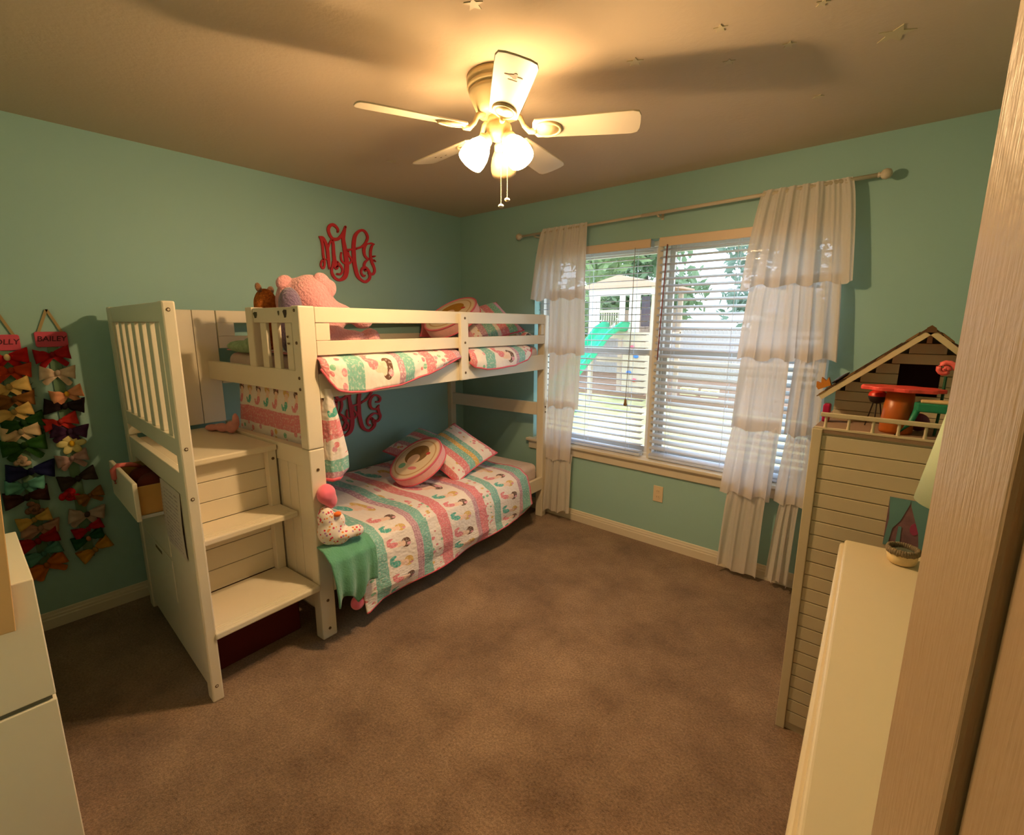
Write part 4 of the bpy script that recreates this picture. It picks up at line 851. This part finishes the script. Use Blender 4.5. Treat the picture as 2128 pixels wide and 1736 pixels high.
# ---------------------------------------------------------------- dollhouse
def dollhouse():
    y0, y1, x0, x1, zt = -1.173, -.46, 2.952, 3.50, 1.183
    T = thing('dollhouse', 'tall cream wooden dollhouse with balcony and shingled gable roof', 'dollhouse', (x0, y0, 0)); D = Matrix.Translation((-x0, -y0, 0))
    def mk(mb, name, m='doll_paint', parent=None, **k):
        o = mb.build(name, m, parent or T, **k); 
        if parent is None: o.matrix_local = D @ o.matrix_local
        return o
    mk(MB().box(x0 + .006, x1 - .006, y0 + .009, y1, 0, zt - .012), 'body')
    z = .03; 
    while z < zt - .03:
        z2 = min(z + .0515, zt - .014)
        mk(MB().box(x0 + .03, x1 - .03, y0 + .003, y0 + .0095, z + .0016, z2 - .0016), 'siding_plank', bevel=.0015); mk(MB().box(x0 + .001, x0 + .0065, y0 + .012, y1 - .01, z + .0016, z2 - .0016), 'siding_plank', bevel=.0015); z = z2
    mk(MB().box(x0, x0 + .03, y0 - .003, y0 + .012, 0, zt), 'corner_trim', bevel=.002); mk(MB().box(x1 - .03, x1, y0 - .003, y0 + .012, 0, zt), 'corner_trim', bevel=.002)
    mk(MB().box(x0, x1, y0, y1, zt - .012, zt), 'balcony_floor', mat('balcony_brown', (150, 122, 98), .8))
    mk(MB().box(x0 + .004, x1, y0 - .001, y0 + .016, zt, zt + .006), 'bottom_rail'); mk(MB().box(x0 + .018, x1, y0 + .001, y0 + .014, 1.226, 1.24), 'top_rail', bevel=.002)
    for k in range(8): mk(MB().lathe([(.0052, zt + .006), (.0052, zt + .012), (.004, zt + .02), (.0046, zt + .035), (.0042, 1.226)], 10, Matrix.Translation((2.987 + .0645 * k, y0 + .008, 0))), 'baluster', smooth=True)
    # printed window on the front with teal curtains
    Wd = mk(MB().box(3.186, 3.29, y0 + .0005, y0 + .004, .83, .992), 'window_print', mat('print_back', (128, 92, 100), .7, var=(30, .5)))
    tq = mat('print_teal', (104, 148, 150), .7, var=(12, .1))
    for pts in (((.0, .0), (.012, .0), (.018, .06), (.035, .09), (.052, .15), (.052, .162), (.0, .162), (.006, .09)), ((.104, .162), (.104, .0), (.09, .0), (.082, .06), (.074, .085), (.056, .14), (.052, .162)), ((.03, .0), (.042, .0), (.040, .07), (.032, .07))):
        MB().prism([(3.186 + a, .83 + c) for a, c in pts], 1, y0 - .0006, y0 + .0006).build('window_print_curtain', tq, Wd)
    MB().prism([(3.258 + .012 * math.cos(t), .90 + .02 * math.sin(t)) for t in [2 * math.pi * j / 10 for j in range(10)]], 1, y0 - .0005, y0 + .0006).build('window_print_flower', mat('print_magenta', (160, 60, 96), .7), Wd)
    MB().prism([(3.196, .915), (3.200, .90), (3.212, .91), (3.206, .935), (3.197, .94)], 1, y0 - .0005, y0 + .0006).build('window_print_flower', mat('print_red', (120, 40, 40), .7), Wd)
    # upper storey: gable wall with planks and a dark window opening
    gy = -.92; rz, ez = 1.512, 1.222
    gx0, gx1, xr = 2.977, 3.463, 3.22
    def gz(x): return rz - abs(x - xr) * .866
    wx0, wx1, wz0, wz1 = 3.152, 3.262, 1.322, 1.392
    z = zt
    while z < rz - .01:
        z2 = min(z + .036, rz - .004); zm = z2 - .0012; wl = min(xr - gx0, (rz - zm) / .866); segs = [(xr - wl, xr + wl)]
        if z2 > wz0 + .004 and z < wz1 - .004: segs = [(xr - wl, wx0), (wx1, xr + wl)]
        for a, c in segs: mk(MB().box(a, c, gy, gy + .012, z + .0006, zm), 'gable_plank', bevel=.001)
        z = z2
    mk(MB().box(gx0, gx0 + .012, gy + .012, y1, zt, gz(gx0)), 'side_wall'); mk(MB().box(gx1 - .012, gx1, gy + .012, y1, zt, gz(gx1)), 'side_wall'); mk(MB().prism([(gx0, zt), (gx1, zt), (gx1, gz(gx1)), (xr, rz), (gx0, gz(gx0))], 1, y1 - .012, y1), 'back_wall')
    mk(MB().box(wx0 - .01, wx1 + .01, gy + .10, gy + .104, wz0 - .02, wz1 + .02), 'room_back', mat('room_dark', (70, 26, 34), .8))
    # roof boards and shingle rows
    mk(MB().prism([(xr - .014, 1.508), (xr + .014, 1.508), (xr + .012, 1.522), (xr, 1.531), (xr - .012, 1.522)], 1, -1.006, y1 - .02), 'ridge_cap', mat('ridge_brown', (104, 74, 44), .8))
    sl = math.atan(.866)
    for s_ in (-1, 1):
        R = Matrix.Translation((xr, 0, 1.522)) @ Matrix.Rotation(s_ * sl, 4, 'Y')
        def xf(v, R=R, s_=s_): return R @ Vector((v.x * s_, v.y, v.z))
        ln = .285 / math.cos(sl)
        rb = mk(MB(xf=xf).box(0.0, ln, -1.0, y1 - .02, -.012, 0), 'roof_board', mat('roof_cream', (196, 172, 128), .7))
        mk(MB(xf=xf).box(-.004, ln, -1.003, -.996, -.017, .001), 'barge_board', mat('barge_grey', (214, 196, 158), .7))
        for k in range(11):
            a = ln * k / 11; c = MB(xf=xf); h = .004 + .003 * (k % 2)
            n = 10
            for j in range(n):
                ya = lerp(-1.004, y1 - .02, j / n); yb = lerp(-1.004, y1 - .02, (j + 1) / n) - .002
                c.box(a, a + ln / 11 + .006, ya, yb, .0005 + .0015 * (k % 2), h + .0015 * (j % 2))
            mk(c, 'shingle_row', mat('shingle_%d' % (k % 3), ((92, 62, 34), (130, 96, 54), (74, 48, 28))[k % 3], .8, var=(40, .2)))
dollhouse()
def toys():
    z0, y = 1.1832, -1.07
    T = thing('toy_table', 'pink scalloped toy table on an orange barrel stand on the dollhouse balcony', 'toy table', (3.17, y, z0))
    MB().prism([((.105 + .007 * math.cos(9 * t)) * math.cos(t), (.060 + .004 * math.cos(9 * t)) * math.sin(t)) for t in [2 * math.pi * j / 72 for j in range(72)]], 2, .138, .150).build('table_top', mat('toy_pink', (236, 82, 74), .4), T, bevel=.002)
    MB().lathe([(0, 0), (.043, 0), (.045, .01), (.042, .06), (.036, .138), (0, .138)], 28).build('barrel_stand', mat('toy_orange', (176, 90, 26), .35), T, smooth=True)
    T = thing('toy_grill', 'tiny red toy kettle grill on thin legs beside the pink toy table', 'toy grill', (3.108, -1.005, z0))
    MB().lathe([(.008, .082), (.020, .088), (.026, .102), (.0265, .108)], 18).build('bowl', mat('toy_black', (40, 26, 20), .4), T, smooth=True); MB().lathe([(.027, .108), (.025, .118), (.014, .128), (0, .130)], 18).build('lid', mat('toy_red', (206, 50, 30), .4), T, smooth=True)
    for k in range(3):
        t = k * 2.094 + .6; MB().tube([(.010 * math.cos(t), .010 * math.sin(t), .088), (.028 * math.cos(t), .028 * math.sin(t), 0)], .0022, 6).build('leg', 'toy_black', T)
    T = thing('toy_chair', 'green toy chair with leafy back on the dollhouse balcony', 'toy chair', (3.258, -1.12, z0)); T.scale = (1.2, 1.1, 1.12); g = mat('toy_green', (30, 124, 92), .45)
    MB().prism([(-.042, .0), (-.035, -.028), (.035, -.028), (.042, 0), (.035, .026), (-.035, .026)], 2, .076, .100).build('seat', g, T, bevel=.003); MB().box(-.03, .03, -.022, .018, .100, .108).build('cushion', mat('toy_cream', (226, 190, 140), .8), T, bevel=.003)
    for sx, sy in ((-1, -1), (1, -1), (-1, 1), (1, 1)): MB().tube([(sx * .034, sy * .02, .08), (sx * .045, sy * .024, .04), (sx * (.072 if sx < 0 else .05), sy * .026, 0)], [.007, .006, .004], 8).build('leg', g, T, smooth=True)
    c = MB()
    for k in range(7): c.ell((.036 + .004 * (k % 2), .01 + .006 * (k % 3), .11 + .013 * k), (.009, .012, .011), eul(0, 20 * (k % 3), 0), 8, 6)
    c.build('back', mat('toy_dkgreen', (28, 84, 58), .5), T, smooth=True)
    T = thing('toy_flower', 'pink swirl toy flower standing behind the green toy chair', 'toy flower', (3.268, -1.05, z0))
    MB().tube([(0, 0, 0), (.004, 0, .10), (.004, 0, .19)], .004, 8).build('stem', 'toy_dkgreen', T)
    MB().tube([((.026 - .0021 * k * .5) * math.cos(.55 * k) * (1 - k / 34), 0, .212 + (.026 - .001 * k) * math.sin(.55 * k) * (1 - k / 34)) for k in range(30)], [.008 * (1 - k / 48) for k in range(30)], 8).build('swirl', mat('toy_coral', (240, 110, 106), .5), T, smooth=True)
    T = tag(MB().ell((0, 0, .03), (.03, .02, .03)).build('toy_ball', mat('toy_purple', (120, 50, 84), .5), smooth=True, loc=(3.225, -1.0, z0 + .001)), 'small purple toy ball behind the green toy chair', 'toy')
    o = MB().prism([(-.02, 0), (.022, 0), (.026, .03), (.014, .02), (.006, .038), (-.004, .018), (-.014, .03), (-.022, .012)], 1, -.012, .012).build('golden_toy', mat('toy_gold', (200, 124, 40), .5), loc=(2.948, -.98, 1.305)); o.rotation_euler = (0, -math.atan(.866) + .25, 0); tag(o, 'small golden toy crown lying on the dollhouse eave', 'toy crown')
    o = MB().ell((0, 0, 0), (.034, .03, .006)).build('dark_roof_part', 'toy_black', smooth=True, loc=(2.992, -.97, 1.342)); o.rotation_euler = (0, -math.atan(.866), 0); tag(o, 'small black part of the dollhouse roof near the eave', 'roof part')  # dark part of the roof, added as a flattened black ellipsoid
    o = MB().box(-.011, .011, -.02, .02, 0, .034).build('toy_block', mat('toy_magenta', (176, 20, 74), .4), bevel=.004, loc=(2.966, -1.0, z0 + .055 - .055)); o.location.z = z0 + .0005; o.scale.z = 1.9; tag(o, 'magenta toy block standing on the balcony corner under the eave', 'toy block')
toys()

# ---------------------------------------------------------------- dresser, lamp and dish on the right
DR = thing('dresser', 'cream dresser with a moulded top beside the dollhouse', 'dresser', (3.081, -1.284, 0), math.radians(3.39))
def dresser():
    ln, dp, zt = 1.16, .46, .86
    MB().box(.028, dp, -ln + .02, -.02, .09, zt - .03).build('body', 'cream_paint', DR, bevel=.004)
    tp = MB().box(0.012, dp + .01, -ln + .006, -.006, zt - .022, zt).build('top', 'cream_paint', DR, bevel=.008, seg=4)
    MB().box(0.0, dp + .01, -ln, 0, zt - .032, zt - .016).build('edge_moulding', 'cream_paint', tp, bevel=.007, seg=3)
    for k, (z0, z1) in enumerate(((.11, .33), (.345, .565), (.58, .80))):
        for j in range(2):
            ya = -ln + .04 + j * (ln - .08) / 2; d = MB().box(.014, .03, ya + .008, ya + (ln - .08) / 2 - .008, z0, z1).build('drawer', 'cream_paint', DR, bevel=.006)
            MB().box(.0125, .0145, ya + .2, ya + .33, z1 - .035, z1 - .02).build('pull_slot', 'groove_dark', d)
    for x in (.05, dp - .04):
        for y in (-ln + .05, -.05): MB().lathe([(.018, 0), (.026, .05), (.022, .06), (.03, .09)], 14, Matrix.Translation((x, y, 0)), cap=True).build('foot', 'cream_paint', DR, smooth=True)
dresser()
T = thing('table_lamp', 'table lamp with a pale mint cone shade on the cream dresser', 'lamp', (3.372, -1.50, .8605))
MB().lathe([(0, 0), (.06, 0), (.062, .008), (.05, .018), (.016, .03), (.014, .05), (.034, .09), (.04, .13), (.03, .17), (.012, .19), (.008, .26), (0, .26)], 28).build('base', mat('lamp_base', (220, 214, 196), .3), T, smooth=True)
MB().lathe([(.134, .235), (.094, .50)], 48).build('lamp_shade', mat('mint_shade', (200, 214, 178), .8, bump=(300, .2, .001)), T, smooth=True, solid=.003)
MB().tube([(-.092, 0, .495), (0, 0, .49), (.092, 0, .495)], .0015, 6).build('shade_wire', 'dark_metal', T)
MB().tube([(0, 0, .26), (0, 0, .49)], .004, 8).build('harp', 'dark_metal', T)
T = thing('trinket_dish', 'small cream trinket dish with a crusty grey rim on the cream dresser', 'dish', (3.236, -1.375, .8605))
MB().lathe([(0, .002), (.026, .0), (.033, .006), (.036, .022), (.034, .034)], 28).build('dish', mat('dish_cream', (232, 206, 158), .5, var=(60, .15)), T, smooth=True)
rm = MB()
for k in range(40):
    t = 2 * math.pi * k / 40; rm.ell((.035 * math.cos(t), .035 * math.sin(t), .040 + .004 * nz(k * .7, 1)), (.006, .006, .010 + .004 * nz(k, 3)), None, 6, 5)
rm.build('crusty_rim', mat('dish_rim', (128, 112, 88), .9, var=(160, .4)), T, smooth=True)
MB().lathe([(0, .036), (.030, .036)], 24).build('dish_filling', mat('dish_dark', (90, 96, 84), .6, var=(80, .3)), T)

# ---------------------------------------------------------------- white cabinet with board on the left
T = thing('white_cabinet', 'plain white two-tier cabinet standing by the near wall', 'cabinet', (1.5, -3.002, 0)); mat('cabinet_white', (250, 240, 218), .45, .4)
MB().box(-.45, 0, -.25, 0, 0, .505).build('lower_unit', 'cabinet_white', T, bevel=.003); MB().box(-.45, 0, -.25, 0, .519, .866).build('upper_unit', 'cabinet_white', T, bevel=.003); MB().box(-.44, -.008, -.242, -.008, .505, .519).build('gap_strip', mat('gap_grey', (120, 116, 100), .8), T)
o = MB().box(0, .016, -.16, 0, -.30, .30).build('cream_board', mat('board_cream', (222, 182, 128), .5), bevel=.002, loc=(1.512, -3.033, 1.05)); o.rotation_euler = (math.radians(3.4) * -1, 0, 0)
tag(o, 'cream board hung against the side of the white cabinet and rising above it', 'board')

# ---------------------------------------------------------------- back yard outside the window
GZ = -.45
def yard():
    m, t, bs = nt('straw_lawn'); tc = N(t, 'ShaderNodeTexCoord'); n = N(t, 'ShaderNodeTexNoise'); n.inputs['Scale'].default_value = 1.1; n.inputs['Detail'].default_value = 9; n.inputs['Roughness'].default_value = .75; L(t, tc.outputs['Object'], n.inputs[0])
    r = N(t, 'ShaderNodeValToRGB'); r.color_ramp.elements[0].position = .38; r.color_ramp.elements[1].position = .62; r.color_ramp.elements[0].color = srgb((168, 166, 104)); r.color_ramp.elements[1].color = srgb((220, 206, 158)); L(t, n.outputs[0], r.inputs[0]); L(t, r.outputs[0], bs.inputs['Base Color']); bs.inputs['Roughness'].default_value = 1
    struct(MB().grid(lambda a, c: (lerp(-34, 22, a), lerp(.17, 40, c), GZ + .05 * nz(a * 20, c * 20)), 60, 60).build('lawn_ground', 'straw_lawn'))
    struct(MB().box(-30, 8, 9.2, 14.4, GZ - .1, GZ + .07).build('mulch_ground', mat('mulch', (150, 118, 96), 1, .1, var=(3, .3))))
yard()
mat('cedar', (196, 176, 156), .9, .1, var=(5, .2)); mat('white_wood', (226, 216, 204), .8, .1); mat('fence_wood', (196, 188, 182), .9, .1, var=(4, .2)); mat('slide_green', (22, 176, 130), .35)  # outdoor colours kept pale, with the whitish haze of glare mixed in
def fence():
    T = thing('picket_fence', 'pale wooden privacy fence across the back of the yard', 'fence', (-6, 14.8, GZ))
    pk = MB().prism([(-.068, 0), (.068, 0), (.068, 1.78), (.045, 1.84), (-.045, 1.84), (-.068, 1.78)], 1, -.01, .01).build('picket', 'fence_wood', T)
    for i in range(118):
        o = pk if i == 0 else dup(pk, T); o.location = (-8.2 + .14 * i, 0, .02 * nz(i * .9, 2))
    for z in (.3, .95, 1.55): MB().box(-8.3, 8.4, .011, .05, z, z + .09).build('fence_rail', 'fence_wood', T)
fence()
def playhouse():
    x0, x1, y0, y1, dz = -3.5, -1.72, 7.9, 9.6, 1.36
    T = thing('playhouse', 'raised wooden playhouse with white window frames and a tan roof', 'playhouse', ((x0 + x1) / 2, (y0 + y1) / 2, GZ)); D = Vector((-(x0 + x1) / 2, -(y0 + y1) / 2, -GZ))
    def mk(name, m, *q): return MB(xf=lambda v: v + D).box(*q).build(name, m, T)
    for x in (x0, x1 - .1):
        for y in (y0, y1 - .1): mk('post', 'cedar', x, x + .1, y, y + .1, GZ, 2.42)
    for k in range(12): mk('deck_board', 'cedar', x0, x1, y0 + .14 * k, y0 + .14 * k + .13, dz - .04, dz)
    mk('deck_beam', 'cedar', x0, x1, y0 - .03, y0, dz - .16, dz); mk('wall_beam', 'white_wood', x0 - .02, x1 + .02, y0 - .03, y0, 2.24, 2.42)
    for a, c in ((x0, x0 + .32), (x0 + .86, x0 + 1.02), (x0 + 1.12, x0 + 1.42)):
        n = max(1, round((c - a) / .11))
        for k in range(n): mk('wall_board', 'white_wood', lerp(a, c, k / n), lerp(a, c, (k + 1) / n) - .012, y0 - .02, y0, dz, 2.24)
    for k in range(8): mk('rail_baluster', 'cedar', x0 + .36 + .065 * k, x0 + .385 + .065 * k, y0 - .018, y0, dz, 1.85)
    mk('hand_rail', 'cedar', x0 + .32, x0 + .86, y0 - .025, y0, 1.83, 1.90)
    for k in range(16): mk('back_board', 'cedar', x0 + .11 * k, x0 + .11 * k + .1, y1 - .02, y1, dz, 1.95)
    mk('dark_shutter', mat('shutter_dark', (76, 66, 72), .8), x1 - .34, x1 - .12, y0 - .015, y0, 1.5, 2.2)
    rf = MB(xf=lambda v: v + D); rf.prism([(x0 - .2, 2.46), ((x0 + x1) / 2, 2.72), (x1 + .2, 2.46), (x1 + .2, 2.42), (x0 - .2, 2.42)], 1, y0 - .2, y1 + .2); rf.build('roof', mat('roof_tan', (190, 156, 132), .9), T)
    mk('climbing_wall', 'cedar', x1 - .75, x1, y0 - .06, y0 - .03, -.1, 1.25)
    for x, z, c in ((x1 - .5, 1.0, (220, 80, 100)), (x1 - .38, .78, (60, 120, 200)), (x1 - .55, .38, (60, 120, 200)), (x1 - .4, .20, (220, 90, 110))): MB(xf=lambda v: v + D).ell((x, y0 - .09, z), (.07, .04, .045), None, 10, 8).build('climbing_hold', mat('hold_%d_%d' % (c[0], c[1]), c, .5), T, smooth=True)
    mk('cross_beam', 'cedar', x0 - .1, 3.2, y0 + .6, y0 + .7, .55, .68)
playhouse()
def slide():
    T = thing('play_slide', 'bright green plastic slide running down from the playhouse deck', 'slide', (-2.4, 7.2, GZ))
    path = [(-2.62, 7.86, 1.375), (-2.58, 7.55, 1.42), (-2.62, 7.2, 1.28), (-2.76, 6.75, .78), (-2.92, 6.35, .36), (-3.06, 6.0, .06), (-3.2, 5.65, -.2), (-3.34, 5.3, -.34)]
    prof = [(-.30, .20), (-.27, .21), (-.24, .06), (-.18, 0), (.18, 0), (.24, .06), (.27, .21), (.30, .20)]
    def fn(a, c):
        k = a * (len(path) - 1); i = min(int(k), len(path) - 2); fr = k - i; p = Vector(path[i]).lerp(Vector(path[i + 1]), fr); d = Vector(path[i + 1]) - Vector(path[i]); d.normalize(); s_ = d.cross(Vector((0, 0, 1))).normalized(); up = s_.cross(d)
        q = c * (len(prof) - 1); j = min(int(q), len(prof) - 2); f2 = q - j; o = lerp(prof[j][0], prof[j + 1][0], f2); h = lerp(prof[j][1], prof[j + 1][1], f2)
        w = p + s_ * o + up * h; return (w.x + 2.4, w.y - 7.2, w.z - GZ)
    MB().grid(fn, 40, 28).build('chute', 'slide_green', T, smooth=True, solid=.015)
    MB().tube([(-.75 + .4, -1.2 + .2, .75), (-.75 + .4, -1.2 + .2, 0)], .04, 8).build('slide_leg', 'slide_green', T)
slide()
bl = None
for i, x in enumerate((-1.62, -1.05)):
    T = thing('cinder_block', 'pale hollow cinder block lying on the mulch in the yard', 'block', (x, 10.2, GZ + .075), .1 * i, 'cinder blocks on the mulch')
    c = MB(); c.box(-.22, .22, -.1, .1, 0, .035); c.box(-.22, .22, -.1, .1, .165, .2)
    for a in (-.22, -.018, .185): c.box(a, a + .035, -.1, .1, .035, .165)
    c.build('block_shell', mat('block_pale', (232, 222, 170), .9), T)
# neighbour house and yard cover
T = thing('neighbour_house', 'low house with a grey roof beyond the yard fence', 'house', (1.0, 22, GZ))
MB().box(-4.2, 7, 0, 6, 0, 2.7).build('house_wall', mat('house_tan', (196, 182, 168), .9), T); MB().prism([(-.6, 2.6), (3, 4.4), (6.6, 2.6), (6.6, 2.5), (-.6, 2.5)], 0, -4.6, 7.4).build('roof', mat('roof_grey', (176, 182, 192), .9), T)
for x in (-2.6, .4, 3.2):
    wf = MB().box(x, x + 1.1, -.04, 0, 1.0, 2.1).build('house_window', 'white_wood', T); MB().box(x + .08, x + 1.02, -.05, -.03, 1.08, 2.02).build('pane', mat('far_pane', (90, 104, 116), .2), wf)
T = thing('patio_umbrella', 'small white domed patio umbrella beyond the fence', 'umbrella', (-1.9, 16.2, GZ)); MB().lathe([(.72, 2.14), (.55, 2.30), (.3, 2.40), (0, 2.44)], 20).build('canopy', 'white_wood', T, smooth=True, solid=.01); MB().tube([(0, 0, 0), (0, 0, 2.42)], .025, 8).build('pole', 'white_wood', T)
def tree(x, y, h, r, col, label, seed, n=2600):
    T = thing('yard_tree', label, 'tree', (x, y, GZ), 0, 'trees beyond the window'); rnd = random.Random(seed)
    MB().tube([(0, 0, 0), (.1, .1, h * .35), (-.05, 0, h * .7), (.1, 0, h * .95)], [.16, .13, .09, .03], 8).build('trunk', mat('bark', (110, 96, 84), .9, var=(6, .3)), T, smooth=True)
    mb = MB(); cl = [(Vector((rnd.gauss(0, r * .5), rnd.gauss(0, r * .4), h * rnd.uniform(.3, 1.0))), r * rnd.uniform(.28, .5)) for _ in range(22)]
    for k in range(n):
        c, rr = rnd.choice(cl); d = Vector((rnd.gauss(0, 1), rnd.gauss(0, 1), rnd.gauss(0, 1))).normalized() * rr * rnd.random() ** .4; p = c + d
        s_ = rnd.uniform(.08, .2); a = Vector((rnd.gauss(0, 1), rnd.gauss(0, 1), rnd.gauss(0, 1))).normalized(); q = a.cross(Vector((rnd.gauss(0, 1), rnd.gauss(0, 1), 1))).normalized()
        mb.add([p - a * s_ * 1.6, p + q * s_ * .7, p + a * s_ * 1.6, p - q * s_ * .7], [(0, 1, 2, 3)])
    nm = 'leaf_%d_%d_%d' % col  # leaf colours are paled too, the glare haze is in the tint
    if nm not in MATS: sheer(nm, col, .6, .4, 0)
    o = mb.build('foliage', nm, T); o['kind'] = 'stuff'
tree(-8.4, 12.2, 5.6, 2.3, (150, 172, 122), 'bushy bright green tree behind the playhouse', 11, 4200); tree(-15.2, 12.6, 5.2, 1.8, (134, 160, 110), 'green tree at the far end of the yard fence', 12, 2600)
tree(-6.6, 17.6, 7.0, 2.4, (152, 174, 136), 'tall pale green tree beyond the fence above the playhouse roof', 13, 4200); tree(-.9, 18.0, 6.6, 2.2, (146, 168, 152), 'loose airy tree in front of the neighbour house', 14, 2000); tree(3.9, 18.4, 6.4, 2.0, (148, 168, 150), 'sparse tree beside the grey roof beyond the fence', 15, 1700)
